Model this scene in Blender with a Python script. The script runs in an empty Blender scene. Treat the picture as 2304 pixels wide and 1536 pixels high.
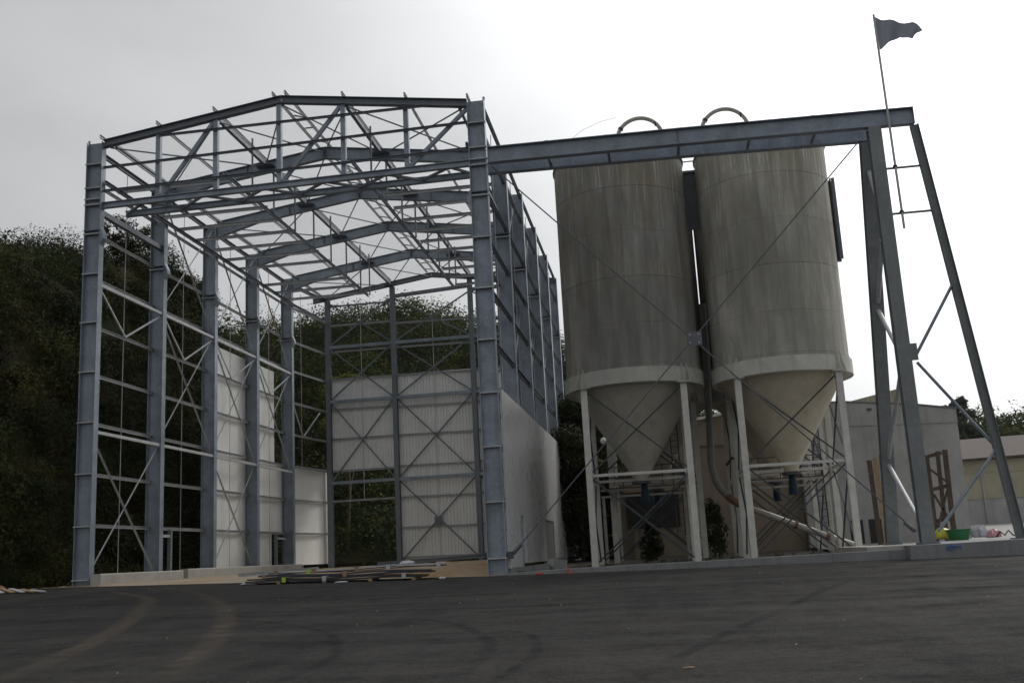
import bpy, math, random
import numpy as np
from mathutils import Vector, Matrix
rng = np.random.default_rng(7)
random.seed(7)
S = bpy.context.scene
COL = S.collection
R = math.radians

# ------------------------------------------------------------------ camera
CAM = Vector((22.28, -37.37, 1.02))
yaw, pit, rol = -0.1348, 0.2050, -0.0531
fw = Vector((math.sin(yaw)*math.cos(pit), math.cos(yaw)*math.cos(pit), math.sin(pit)))
r0 = Vector((math.cos(yaw), -math.sin(yaw), 0))
u0 = r0.cross(fw)
rt = r0*math.cos(rol)+u0*math.sin(rol)
up = -r0*math.sin(rol)+u0*math.cos(rol)
cd = bpy.data.cameras.new('camera'); cam = bpy.data.objects.new('camera', cd); COL.objects.link(cam)
cam.matrix_world = Matrix(((rt.x, up.x, -fw.x, CAM.x), (rt.y, up.y, -fw.y, CAM.y), (rt.z, up.z, -fw.z, CAM.z), (0, 0, 0, 1)))
cd.sensor_width = 36; cd.lens = 2323.5/2304*36; cd.clip_end = 6000; cd.clip_start = .1
S.camera = cam

# ------------------------------------------------------------------ sky and sun
SUN_AZ, SUN_EL = R(35), R(38)          # azimuth from +Y towards +X
sdir = Vector((math.sin(SUN_AZ)*math.cos(SUN_EL), math.cos(SUN_AZ)*math.cos(SUN_EL), math.sin(SUN_EL)))
W_ = bpy.data.worlds.new('World'); S.world = W_; W_.use_nodes = True
nt = W_.node_tree; nt.nodes.clear()
def wn(t, **k):
    n = nt.nodes.new(t)
    for a, b in k.items(): setattr(n, a, b)
    return n
def wmath(op, a, b=None, clamp=False):
    n = wn('ShaderNodeMath', operation=op, use_clamp=clamp)
    for i, v in enumerate((a, b)):
        if v is None: continue
        if isinstance(v, (int, float)): n.inputs[i].default_value = v
        else: nt.links.new(v, n.inputs[i])
    return n.outputs[0]
tc = wn('ShaderNodeTexCoord')
sky = wn('ShaderNodeTexSky', sky_type='NISHITA', sun_disc=False, sun_elevation=SUN_EL, sun_rotation=SUN_AZ)
sky.air_density = 1.5; sky.dust_density = 4
nrm = wn('ShaderNodeVectorMath', operation='NORMALIZE'); nt.links.new(tc.outputs['Generated'], nrm.inputs[0])
dot = wn('ShaderNodeVectorMath', operation='DOT_PRODUCT'); nt.links.new(nrm.outputs[0], dot.inputs[0]); dot.inputs[1].default_value = sdir
ang = wmath('ARCCOSINE', wmath('MINIMUM', dot.outputs['Value'], .9999))
g = wmath('DIVIDE', ang, R(29.5)); g = wmath('MULTIPLY', g, g)
glow = wmath('MULTIPLY', wmath('POWER', 2.71828, wmath('MULTIPLY', g, -1)), 2.3)
noi = wn('ShaderNodeTexNoise'); noi.inputs['Scale'].default_value = 2.1; noi.inputs['Detail'].default_value = 5; noi.inputs['Roughness'].default_value = .5
mp = wn('ShaderNodeMapping'); mp.inputs['Scale'].default_value = (1, 1, 2.0); mp.inputs['Location'].default_value = (3.1, .4, 1.2)
nt.links.new(nrm.outputs[0], mp.inputs[0]); nt.links.new(mp.outputs[0], noi.inputs['Vector'])
cl = wmath('ADD', wmath('MULTIPLY', wmath('SUBTRACT', noi.outputs['Fac'], .5), .42), .41)
lum = wmath('ADD', cl, glow)
comb = wn('ShaderNodeCombineColor')
nt.links.new(wmath('MULTIPLY', lum, .985), comb.inputs[0]); nt.links.new(lum, comb.inputs[1]); nt.links.new(wmath('MULTIPLY', lum, 1.015), comb.inputs[2])
bgs = wn('ShaderNodeBackground'); bgs.inputs['Strength'].default_value = .05; nt.links.new(sky.outputs[0], bgs.inputs[0])
bgc = wn('ShaderNodeBackground'); bgc.inputs['Strength'].default_value = 1.0; nt.links.new(comb.outputs[0], bgc.inputs[0])
mxs = wn('ShaderNodeMixShader'); mxs.inputs[0].default_value = .94
nt.links.new(bgs.outputs[0], mxs.inputs[1]); nt.links.new(bgc.outputs[0], mxs.inputs[2])
wo = wn('ShaderNodeOutputWorld'); nt.links.new(mxs.outputs[0], wo.inputs[0])
sl = bpy.data.lights.new('sun', 'SUN'); sl.energy = .9; sl.angle = R(14); sl.color = (1, .96, .9)
so = bpy.data.objects.new('sun', sl); COL.objects.link(so); so.rotation_euler = (-sdir).to_track_quat('-Z', 'Y').to_euler(); so.location = (60, 60, 90)
S.view_settings.view_transform = 'Standard'; S.view_settings.look = 'None'; S.view_settings.exposure = 0.2; S.view_settings.gamma = 1
S.view_settings.use_curve_mapping = False

# ------------------------------------------------------------------ materials
MATS = {}
class NB:
    def __init__(s, name):
        s.m = bpy.data.materials.new(name); s.m.use_nodes = True; s.t = s.m.node_tree
        s.b = s.t.nodes['Principled BSDF']; s.o = s.t.nodes['Material Output']; MATS[name] = s.m
    def n(s, t, **k):
        x = s.t.nodes.new(t)
        for a, b in k.items(): setattr(x, a, b)
        return x
    def l(s, a, b): s.t.links.new(a, b)
    def coord(s, scale=(1, 1, 1), kind='Object', loc=(0, 0, 0), rot=(0, 0, 0)):
        c = s.n('ShaderNodeTexCoord'); m = s.n('ShaderNodeMapping'); m.inputs['Scale'].default_value = scale; m.inputs['Location'].default_value = loc
        m.inputs['Rotation'].default_value = rot
        s.l(c.outputs[kind], m.inputs[0]); return m.outputs[0]
    def noise(s, vec, scale=5, detail=4, rough=.55, dist=0):
        x = s.n('ShaderNodeTexNoise'); x.inputs['Scale'].default_value = scale; x.inputs['Detail'].default_value = detail
        x.inputs['Roughness'].default_value = rough; x.inputs['Distortion'].default_value = dist; s.l(vec, x.inputs['Vector']); return x.outputs['Fac']
    def ramp(s, fac, stops, interp='LINEAR'):
        r = s.n('ShaderNodeValToRGB'); r.color_ramp.interpolation = interp
        while len(r.color_ramp.elements) < len(stops): r.color_ramp.elements.new(.5)
        for e, (p, c) in zip(r.color_ramp.elements, stops):
            e.position = p; e.color = (*c, 1) if len(c) == 3 else c
        s.l(fac, r.inputs[0]); return r.outputs[0]
    def mix(s, fac, a, b, mode='MIX'):
        m = s.n('ShaderNodeMix', data_type='RGBA', blend_type=mode)
        for i, v in ((0, fac), (6, a), (7, b)):
            if isinstance(v, (int, float)): m.inputs[i].default_value = v
            elif isinstance(v, tuple): m.inputs[i].default_value = (*v, 1)
            else: s.l(v, m.inputs[i])
        return m.outputs[2]
    def math(s, op, a, b=None, clamp=False):
        n = s.n('ShaderNodeMath', operation=op, use_clamp=clamp)
        for i, v in enumerate((a, b)):
            if v is None: continue
            if isinstance(v, (int, float)): n.inputs[i].default_value = v
            else: s.l(v, n.inputs[i])
        return n.outputs[0]
    def col(s, c): 
        if isinstance(c, tuple): s.b.inputs['Base Color'].default_value = (*c, 1)
        else: s.l(c, s.b.inputs['Base Color'])
    def set(s, rough=None, metal=None, spec=None):
        for k, v in (('Roughness', rough), ('Metallic', metal), ('Specular IOR Level', spec)):
            if v is None: continue
            if isinstance(v, (int, float)): s.b.inputs[k].default_value = v
            else: s.l(v, s.b.inputs[k])
    def bump(s, h, strength=.2, dist=.02):
        b = s.n('ShaderNodeBump'); b.inputs['Strength'].default_value = strength; b.inputs['Distance'].default_value = dist
        s.l(h, b.inputs['Height']); s.l(b.outputs[0], s.b.inputs['Normal'])
    def rnd(s): return s.n('ShaderNodeObjectInfo').outputs['Random']

def m_galv(name, base, metal=.35, rough=.5, var=.18):
    k = NB(name); v = k.coord()
    n1 = k.noise(v, 1.1, 5, .6); n2 = k.noise(v, 14, 3, .5); n3 = k.noise(k.coord((9, 9, .7)), 1.0, 3)
    c = k.mix(k.ramp(n1, [(.3, (0, 0, 0)), (.7, (1, 1, 1))]), tuple(x*(1-var) for x in base), tuple(x*(1+var) for x in base))
    c = k.mix(k.math('MULTIPLY', n2, .45), c, tuple(x*.62 for x in base))
    n6 = k.noise(v, 4.5, 5, .7); c = k.mix(k.math('MULTIPLY', k.ramp(n6, [(.52, (0, 0, 0)), (.68, (1, 1, 1))]), .45), c, tuple(min(1, x*1.45) for x in base))
    c = k.mix(k.math('MULTIPLY', k.ramp(n3, [(.52, (0, 0, 0)), (.75, (1, 1, 1))]), .35), c, tuple(min(1, x*1.3) for x in base))
    c = k.mix(k.math('MULTIPLY', k.rnd(), .35), c, tuple(x*.62 for x in base))
    k.col(c); k.set(k.ramp(n2, [(.3, (rough-.1,)*3), (.7, (rough+.12,)*3)]), metal)
    return k.m
m_galv('galv', (.28, .325, .385), .2, .48, .32)
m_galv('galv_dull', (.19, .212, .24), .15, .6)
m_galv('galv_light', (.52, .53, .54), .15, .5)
m_galv('galv_green', (.24, .258, .265), .2, .55)

def m_simple(name, c, rough=.7, metal=0, amp=.25, scale=3, spec=.5, bump=0):
    k = NB(name); n = k.noise(k.coord(), scale, 5, .6)
    cc = k.mix(k.ramp(n, [(.3, (0, 0, 0)), (.7, (1, 1, 1))]), tuple(x*(1-amp) for x in c), tuple(min(1, x*(1+amp)) for x in c))
    cc = k.mix(k.math('MULTIPLY', k.rnd(), .2), cc, tuple(x*.7 for x in c))
    k.col(cc); k.set(rough, metal, spec)
    if bump: k.bump(k.noise(k.coord(), scale*8, 4), bump)
    return k.m
m_simple('liner_white', (.82, .82, .79), .45, 0, .05, 1.2)
m_simple('sheet_white', (.84, .845, .83), .42, .05, .06, 1.5)
m_simple('white_paint', (.66, .655, .61), .55, 0, .16, 2.2)
m_simple('cable', (.13, .135, .155), .5, .3, .15)
m_simple('dark_steel', (.075, .08, .09), .6, .2, .2)
m_simple('rust', (.19, .095, .055), .85, 0, .4, 4)
m_simple('brown_steel', (.085, .058, .042), .8, 0, .35, 3)
m_simple('timber', (.33, .23, .13), .8, 0, .3, 6)
m_simple('blue_fabric', (.006, .024, .05), .8, 0, .2)
m_simple('navy_film', (.035, .038, .075), .35, 0, .25)
m_simple('black_film', (.022, .023, .028), .4, 0, .3)
m_simple('lime', (.42, .58, .07), .6, 0, .15)
m_simple('green_plastic', (.02, .17, .05), .45, 0, .1)
m_simple('yellow_plastic', (.55, .50, .05), .5, 0, .1)
m_simple('pink_plastic', (.60, .30, .34), .5, 0, .1)
m_simple('white_plastic', (.52, .53, .56), .45, 0, .08)
m_simple('red_plastic', (.42, .05, .035), .6, 0, .1)
def m_flag():
    k = NB('flag_cloth'); n = k.noise(k.coord(), 3, 4); c = k.mix(n, (.13, .14, .175), (.19, .20, .235)); k.col(c); k.set(.85, 0, .2)
    t = k.n('ShaderNodeBsdfTranslucent'); k.l(c, t.inputs[0]); mx = k.n('ShaderNodeMixShader'); mx.inputs[0].default_value = .45
    k.l(k.b.outputs[0], mx.inputs[1]); k.l(t.outputs[0], mx.inputs[2]); k.l(mx.outputs[0], k.o.inputs[0])
m_flag()
m_simple('rubber', (.015, .015, .016), .6, 0, .1)
m_simple('lamp_glass', (.75, .75, .72), .2, 0, .02)
m_simple('pale_pipe', (.42, .40, .36), .5, .1, .2, 3)
m_simple('grey_pipe', (.21, .21, .20), .5, .2, .2, 3)
m_simple('bark', (.09, .07, .05), .9, 0, .3, 8, bump=.5)
m_simple('stone', (.33, .31, .28), .9, 0, .2, 10)
m_simple('blue_spray', (.03, .17, .50), .7, 0, .1)
m_simple('door_grey', (.16, .165, .17), .5, .1, .12)

def m_concrete(name, c, dirt=(.12, .11, .095), damt=.6, sc=1.0, streak=True):
    k = NB(name); v = k.coord()
    n1 = k.noise(v, .9*sc, 6, .65); n2 = k.noise(v, 9*sc, 4)
    cc = k.mix(k.ramp(n1, [(.3, (0, 0, 0)), (.72, (1, 1, 1))]), tuple(x*.78 for x in c), tuple(min(1, x*1.15) for x in c))
    if streak:
        st = k.noise(k.coord((3.2*sc, 3.2*sc, .35*sc)), 1.0, 5, .6)
        cc = k.mix(k.math('MULTIPLY', k.ramp(st, [(.5, (0, 0, 0)), (.78, (1, 1, 1))]), damt), cc, dirt)
    cc = k.mix(k.math('MULTIPLY', n2, .25), cc, tuple(x*.75 for x in c))
    k.col(cc); k.set(.85); k.bump(n2, .25, .01)
    return k.m
m_concrete('concrete_kerb', (.24, .245, .25))
m_concrete('concrete_pale', (.42, .405, .37), damt=.3)
m_concrete('concrete_wall', (.39, .39, .388), (.19, .185, .175), .7, .6)
m_concrete('beige_wall', (.27, .225, .17), (.14, .115, .085), .5, .6)
m_concrete('cream_wall', (.40, .375, .27), (.26, .23, .16), .3, .5)
m_concrete('yard_concrete', (.30, .29, .275), (.17, .165, .155), .4, .5, False)
m_concrete('tile_roof', (.075, .055, .043), (.11, .06, .04), .5, 1.2)

def m_outer():
    k = NB('outer_panel'); v = k.coord()
    n = k.noise(v, .5, 4); n2 = k.noise(v, 60, 2)
    k.col(k.mix(k.math('MULTIPLY', n, .4), (.56, .56, .565), (.49, .49, .49)))
    k.set(k.ramp(n, [(.3, (.25,)*3), (.7, (.31,)*3)]), .0, .5); k.bump(n2, .02, .004)
m_outer()

def m_shell(name, base, dark, moss, dk, seed=0.):
    k = NB(name)
    g = k.n('ShaderNodeTexCoord'); sx = k.n('ShaderNodeSeparateXYZ'); k.l(g.outputs['Object'], sx.inputs[0])
    th = k.math('ARCTAN2', sx.outputs[1], sx.outputs[0])
    def vec(a, z):
        c = k.n('ShaderNodeCombineXYZ'); k.l(k.math('MULTIPLY', th, a), c.inputs[0]); k.l(k.math('MULTIPLY', sx.outputs[2], z), c.inputs[2]); return c.outputs[0]
    off = k.math('MULTIPLY', k.rnd(), 0.0)
    broad = k.noise(vec(2.2, .16), 1.0, 5, .6); mid = k.noise(vec(7, .22), 1.0, 5, .65, .4); fine = k.noise(vec(26, .20), 1.0, 5, .7); blot = k.noise(g.outputs['Object'], .45, 5, .65)
    hair = k.noise(vec(46, .55), 1.0, 4, .65); drip = k.noise(vec(20, .30), 1.0, 5, .7, .3)
    topd = k.math('MULTIPLY', k.math('SUBTRACT', sx.outputs[2], 9.5), .125, True)
    c = k.mix(k.ramp(broad, [(.38, (0, 0, 0)), (.62, (1, 1, 1))]), dark, base)
    c = k.mix(k.math('MULTIPLY', k.ramp(mid, [(.46, (0, 0, 0)), (.60, (1, 1, 1))]), dk), c, tuple(x*.55 for x in dark))
    c = k.mix(k.math('MULTIPLY', k.ramp(fine, [(.50, (0, 0, 0)), (.64, (1, 1, 1))]), k.math('ADD', k.math('MULTIPLY', topd, .35), .12)), c, tuple(x*.5 for x in dark))
    c = k.mix(k.math('MULTIPLY', k.ramp(blot, [(.42, (0, 0, 0)), (.62, (1, 1, 1))]), k.math('ADD', k.math('MULTIPLY', topd, .62), .12)), c, moss)
    c = k.mix(k.math('MULTIPLY', k.ramp(drip, [(.56, (0, 0, 0)), (.66, (1, 1, 1))]), k.math('ADD', k.math('MULTIPLY', topd, .75), .12)), c, tuple(min(1, x*1.7) for x in base))
    c = k.mix(k.math('MULTIPLY', k.ramp(hair, [(.56, (0, 0, 0)), (.70, (1, 1, 1))]), k.math('ADD', k.math('MULTIPLY', topd, .4), .04)), c, tuple(x*.45 for x in dark))
    c = k.mix(k.math('MULTIPLY', k.rnd(), .25), c, tuple(x*.62 for x in dark))
    c = k.mix(k.math('MULTIPLY', k.noise(g.outputs['Object'], 6, 5, .7), .35), c, tuple(x*.75 for x in dark))
    big = k.noise(k.coord((.42, .42, .16), loc=(seed, 0, 0)), 1.0, 6, .68, .6)
    c = k.mix(k.math('MULTIPLY', k.ramp(big, [(.46, (0, 0, 0)), (.62, (1, 1, 1))]), .55), c, tuple(x*.6 for x in dark))
    brn = k.noise(vec(5, .06), 1.0, 5, .65); c = k.mix(k.math('MULTIPLY', k.ramp(brn, [(.52, (0, 0, 0)), (.64, (1, 1, 1))]), k.math('ADD', k.math('MULTIPLY', topd, .5), .15)), c, tuple(a*b for a, b in zip(moss, (.72, .66, .7))))
    k.col(c); k.set(.78, 0, .3)
    k.bump(hair, .08, .01)
m_shell('silo_shell_dark', (.46, .445, .41), (.255, .25, .235), (.27, .24, .14), .5, 4.7)
m_shell('silo_shell_light', (.62, .60, .54), (.40, .39, .345), (.32, .295, .20), .45)
m_concrete('silo_cone', (.58, .52, .40), (.27, .235, .17), .4, .8)
m_concrete('silo_ring', (.62, .61, .555), (.28, .26, .21), .45, 1.0)
m_concrete('silo_cone_dirty', (.46, .44, .375), (.20, .18, .14), .5, .8)
m_concrete('silo_ring_dirty', (.50, .49, .45), (.20, .19, .165), .5, 1.0)

def m_asphalt():
    k = NB('asphalt'); v = k.coord()
    n1 = k.noise(v, .10, 5, .6); n2 = k.noise(v, 1.3, 6, .7); n3 = k.noise(v, 55, 3, .7); n4 = k.noise(k.coord((.07, .55, 1), rot=(0, 0, .5)), 1.0, 6, .7); n5 = k.noise(v, 9, 5, .75)
    n6 = k.noise(k.coord((.5, .06, 1), rot=(0, 0, .35)), 1.0, 6, .7)
    c = k.mix(k.ramp(n1, [(.32, (0, 0, 0)), (.7, (1, 1, 1))]), (.030, .030, .031), (.052, .050, .048))
    c = k.mix(k.math('MULTIPLY', k.ramp(n4, [(.42, (0, 0, 0)), (.68, (1, 1, 1))]), .55), c, (.058, .054, .050))
    c = k.mix(k.math('MULTIPLY', k.ramp(n6, [(.48, (0, 0, 0)), (.66, (1, 1, 1))]), .65), c, (.012, .012, .013))
    c = k.mix(k.math('MULTIPLY', k.ramp(n2, [(.47, (0, 0, 0)), (.66, (1, 1, 1))]), .34), c, (.011, .011, .012))
    c = k.mix(k.math('MULTIPLY', k.ramp(n5, [(.45, (0, 0, 0)), (.62, (1, 1, 1))]), .5), c, (.009, .009, .010))
    c = k.mix(k.math('MULTIPLY', k.ramp(n3, [(.45, (0, 0, 0)), (.68, (1, 1, 1))]), .75), c, (.085, .081, .077))
    sp = k.math('ADD', k.math('MULTIPLY', k.ramp(n4, [(.38, (0, 0, 0)), (.68, (1, 1, 1))]), .07), k.math('MULTIPLY', k.ramp(n2, [(.40, (1, 1, 1)), (.62, (0, 0, 0))]), .03))
    k.col(c); k.set(.78, 0, sp); k.bump(k.math('ADD', n3, k.math('MULTIPLY', n5, 1.5)), .9, .03)
m_asphalt()
def m_mark(name, c, lo, hi, amt, scale):
    k = NB(name); v = k.coord()
    u = k.n('ShaderNodeUVMap'); sx = k.n('ShaderNodeSeparateXYZ'); k.l(u.outputs[0], sx.inputs[0])
    edge = k.math('SUBTRACT', 1.0, k.math('ABSOLUTE', k.math('SUBTRACT', k.math('MULTIPLY', sx.outputs[1], 2), 1)))
    edge = k.math('MULTIPLY', edge, 1.6, True)
    endf = k.math('MULTIPLY', k.math('MULTIPLY', k.math('SUBTRACT', 1.0, sx.outputs[0]), sx.outputs[0]), 7.0, True)
    n = k.ramp(k.noise(v, scale, 5, .65), [(lo, (0, 0, 0)), (hi, (1, 1, 1))])
    tread = k.n('ShaderNodeTexWave', wave_type='BANDS', bands_direction='X'); tread.inputs['Scale'].default_value = 40; tread.inputs['Distortion'].default_value = 3
    k.l(u.outputs[0], tread.inputs['Vector'])
    f = k.math('MULTIPLY', k.math('MULTIPLY', n, edge), k.math('MULTIPLY', endf, amt))
    f = k.math('MULTIPLY', f, k.math('ADD', k.math('MULTIPLY', tread.outputs['Fac'], .5), .6), True)
    k.col(c); k.set(.9, 0, .12)
    tr = k.n('ShaderNodeBsdfTransparent'); mx = k.n('ShaderNodeMixShader'); k.l(f, mx.inputs[0]); k.l(tr.outputs[0], mx.inputs[1]); k.l(k.b.outputs[0], mx.inputs[2])
    k.l(mx.outputs[0], k.o.inputs[0])
m_mark('mud_mark', (.135, .113, .088), .3, .72, .62, 1.6)
m_mark('skid_mark', (.010, .010, .011), .3, .75, .5, 2.0)
def m_sand():
    k = NB('sand'); v = k.coord(); n = k.noise(v, .5, 6, .65); n2 = k.noise(v, 12, 4)
    c = k.mix(k.ramp(n, [(.35, (0, 0, 0)), (.62, (1, 1, 1))]), (.37, .24, .115), (.40, .36, .29))
    k.col(k.mix(k.math('MULTIPLY', n2, .4), c, (.22, .15, .09))); k.set(.95, 0, .2); k.bump(n2, .5, .04)
m_sand()
def m_soil():
    k = NB('soil'); v = k.coord(); n = k.noise(v, .25, 6, .65); n2 = k.noise(v, 3, 5)
    c = k.mix(k.ramp(n, [(.4, (0, 0, 0)), (.62, (1, 1, 1))]), (.018, .024, .008), (.034, .026, .014))
    k.col(k.mix(k.math('MULTIPLY', n2, .6), c, (.012, .015, .006))); k.set(.95, 0, .05); k.bump(n2, .8, .2)
m_soil()
m_simple('dirt', (.075, .068, .055), .95, 0, .35, 1.5, .2, .4)  # dark soil tone, with the shade under the silos put into its colour
def m_leaf(name, sat=1.0):
    k = NB(name); a = k.n('ShaderNodeAttribute', attribute_name='tint'); k.col(a.outputs['Color']); k.set(.7, 0, .08)
    t = k.n('ShaderNodeBsdfTranslucent'); k.l(a.outputs['Color'], t.inputs[0])
    mx = k.n('ShaderNodeMixShader'); mx.inputs[0].default_value = .22; k.l(k.b.outputs[0], mx.inputs[1]); k.l(t.outputs[0], mx.inputs[2]); k.l(mx.outputs[0], k.o.inputs[0])
m_leaf('leaf')
def m_net():
    k = NB('net'); g = k.coord((13, 13, 13)); sx = k.n('ShaderNodeSeparateXYZ'); k.l(g, sx.inputs[0])
    def line(o): return k.math('LESS_THAN', k.math('ABSOLUTE', k.math('SUBTRACT', k.math('FRACT', o), .5)), .04)
    f = k.math('MAXIMUM', line(sx.outputs[0]), line(sx.outputs[1]))
    k.col((.32, .33, .33)); k.set(.8)
    tr = k.n('ShaderNodeBsdfTransparent'); mx = k.n('ShaderNodeMixShader'); k.l(f, mx.inputs[0]); k.l(tr.outputs[0], mx.inputs[1]); k.l(k.b.outputs[0], mx.inputs[2]); k.l(mx.outputs[0], k.o.inputs[0])
m_net()

# ------------------------------------------------------------------ builders
def V(*a): return Vector(a)
class MB:
    def __init__(s): s.v = []; s.f = []; s.sm = False
    def add(s, vs, fs):
        b = len(s.v); s.v += [tuple(x) for x in vs]; s.f += [[i+b for i in f] for f in fs]; return s
    def box(s, a, b):
        x0, y0, z0 = [min(p, q) for p, q in zip(a, b)]; x1, y1, z1 = [max(p, q) for p, q in zip(a, b)]
        return s.add([(x0, y0, z0), (x1, y0, z0), (x1, y1, z0), (x0, y1, z0), (x0, y0, z1), (x1, y0, z1), (x1, y1, z1), (x0, y1, z1)],
                     [(0, 3, 2, 1), (4, 5, 6, 7), (0, 1, 5, 4), (1, 2, 6, 5), (2, 3, 7, 6), (3, 0, 4, 7)])
    def ext(s, p0, p1, prof, upv=(0, 0, 1)):
        p0 = Vector(p0); p1 = Vector(p1); d = (p1-p0).normalized(); u = Vector(upv)
        if abs(d.dot(u.normalized())) > .98: u = Vector((0, 1, 0)) if abs(d.y) < .9 else Vector((1, 0, 0))
        x = d.cross(u).normalized(); y = x.cross(d).normalized(); n = len(prof)
        vs = [p0+x*a+y*b for a, b in prof]+[p1+x*a+y*b for a, b in prof]
        fs = [(i, (i+1) % n, n+(i+1) % n, n+i) for i in range(n)]+[tuple(range(n-1, -1, -1)), tuple(range(n, 2*n))]
        return s.add(vs, fs)
    def lathe(s, prof, c=(0, 0, 0), n=48, cap=False):
        b = []; m = len(prof)
        for i in range(n):
            a = 2*math.pi*i/n
            for r, z in prof: b.append((c[0]+r*math.cos(a), c[1]+r*math.sin(a), c[2]+z))
        fs = [(i*m+j, ((i+1) % n)*m+j, ((i+1) % n)*m+j+1, i*m+j+1) for i in range(n) for j in range(m-1)]
        s.sm = True
        return s.add(b, fs)
    def tube(s, pts, r, n=10):
        pts = [Vector(p) for p in pts]; vs = []; m = len(pts); prev = None
        for i, p in enumerate(pts):
            d = (pts[min(i+1, m-1)]-pts[max(i-1, 0)]).normalized()
            u = Vector((0, 0, 1)) if abs(d.z) < .95 else Vector((1, 0, 0))
            if prev is not None: u = prev
            x = d.cross(u).normalized(); y = x.cross(d).normalized(); prev = y
            rr = r[i] if isinstance(r, (list, tuple)) else r
            vs += [p+x*rr*math.cos(2*math.pi*k/n)+y*rr*math.sin(2*math.pi*k/n) for k in range(n)]
        fs = [(i*n+k, i*n+(k+1) % n, (i+1)*n+(k+1) % n, (i+1)*n+k) for i in range(m-1) for k in range(n)]
        fs += [tuple(range(n-1, -1, -1)), tuple((m-1)*n+k for k in range(n))]
        s.sm = True
        return s.add(vs, fs)
    def mesh(s, off=(0, 0, 0)):
        me = bpy.data.meshes.new('mesh'); o = Vector(off)
        me.from_pydata([tuple(Vector(v)-o) for v in s.v], [], s.f); me.update()
        if s.sm:
            me.polygons.foreach_set('use_smooth', [True]*len(me.polygons))
            me.set_sharp_from_angle(angle=R(35))
        return me
    def build(s, name, mat, parent=None, label=None):
        off = (0, 0, 0)
        q = parent
        while q is not None: off = tuple(Vector(off)+Vector(q['_o'])) if '_o' in q else off; q = q.parent
        me = s.mesh(off); me.materials.append(MATS[mat]); o = bpy.data.objects.new(name, me); COL.objects.link(o)
        if parent: o.parent = parent
        if label: o['label'] = label
        return o
def tag(o, label, cat, group=None):
    o['label'] = label; o['category'] = cat
    if group: o['group'] = group
    return o
def thing(name, label, cat, loc=(0, 0, 0), group=None):
    o = bpy.data.objects.new(name, None); COL.objects.link(o); o.location = loc; o['_o'] = tuple(loc); o.empty_display_size = .5
    return tag(o, label, cat, group)
def struct(o): o['kind'] = 'structure'; return o
def I(d, b, tf=.02, tw=.014):
    h = d/2; w = b/2; t = tw/2
    return [(-w, -h), (w, -h), (w, -h+tf), (t, -h+tf), (t, h-tf), (w, h-tf), (w, h), (-w, h), (-w, h-tf), (-t, h-tf), (-t, -h+tf), (-w, -h+tf)]
def B(w, h=None):
    h = h or w
    return [(-w/2, -h/2), (w/2, -h/2), (w/2, h/2), (-w/2, h/2)]
def C(d, b, t=.012):
    h = d/2
    return [(-b/2, -h), (b/2, -h), (b/2, -h+t), (-b/2+t, -h+t), (-b/2+t, h-t), (b/2, h-t), (b/2, h), (-b/2, h)]
def L(a, t=.01): return [(-a/2, -a/2), (a/2, -a/2), (a/2, -a/2+t), (-a/2+t, -a/2+t), (-a/2+t, a/2), (-a/2, a/2)]
def T(r, n=8): return [(r*math.cos(2*math.pi*k/n), r*math.sin(2*math.pi*k/n)) for k in range(n)]
def mem(name, p0, p1, prof, mat, parent, upv=(0, 0, 1)):
    return MB().ext(p0, p1, prof, upv).build(name, mat, parent)
def interp(x, t): return float(np.interp(x, [a for a, b in t], [b for a, b in t]))

# ------------------------------------------------------------------ ground
def GA(X, Y):
    a = interp(X, [(-40, 1.0), (0, .77), (16.6, .38), (23, .31), (34, .23), (60, .1)])
    t = max(-1, min(1, (Y+37)/36.4))
    return -.58+(a+.58)*t if t > 0 else -.58+t*.3
def grid(name, xs, ys, zf, mat):
    vs = [(x, y, zf(x, y)) for y in ys for x in xs]; n = len(xs)
    fs = [(j*n+i, j*n+i+1, (j+1)*n+i+1, (j+1)*n+i) for j in range(len(ys)-1) for i in range(n-1)]
    m = MB().add(vs, fs); m.sm = True
    return struct(m.build(name, mat))
gr = MB().add([(-2500, -2500, -1.5), (2500, -2500, -1.5), (2500, 2500, -1.5), (-2500, 2500, -1.5)], [(0, 1, 2, 3)]).build('ground', 'soil'); struct(gr)
asphalt = grid('asphalt', np.linspace(-60, 90, 76), list(np.linspace(-80, -10, 30))+list(np.linspace(-8, -.6, 10)), GA, 'asphalt')
def SZ(x, y):
    return .80+.10*min(1, max(0, y/25))+.035*math.sin(x*1.9+.6*y)*math.cos(y*1.3)+(.10*math.exp(-((x-13.6)/1.8)**2-((y-1.2)/2.0)**2))
def SZ2(x, y):
    a = GA(x, -.6)-.02; t = max(0, min(1, (y+.75)/(1.0+2.4*max(0, min(1, (x-6)/6))))); t = t*t*(3-2*t)
    return a+(SZ(x, y)-a)*t
grid('hall_floor', np.linspace(-2.2, 16.5, 60), list(np.linspace(-.8, 4, 26))+list(np.linspace(4.4, 31, 54)), SZ2, 'sand')
def YZ(x, y): return .36+.015*max(0, min(y, 15))+.032*max(0, y-18)
grid('yard', np.linspace(30.0, 130, 60), [-.35]+list(np.linspace(2, 90, 50)), YZ, 'yard_concrete')
grid('silo_ground', np.linspace(16.55, 29.99, 14), [-.33, 3, 8, 14, 20, 26, 32, 38], lambda x, y: .32+.01*y+.02*math.sin(x*2+y), 'dirt')  # darker than the yard: shade beneath the silos is painted into this ground

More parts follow.
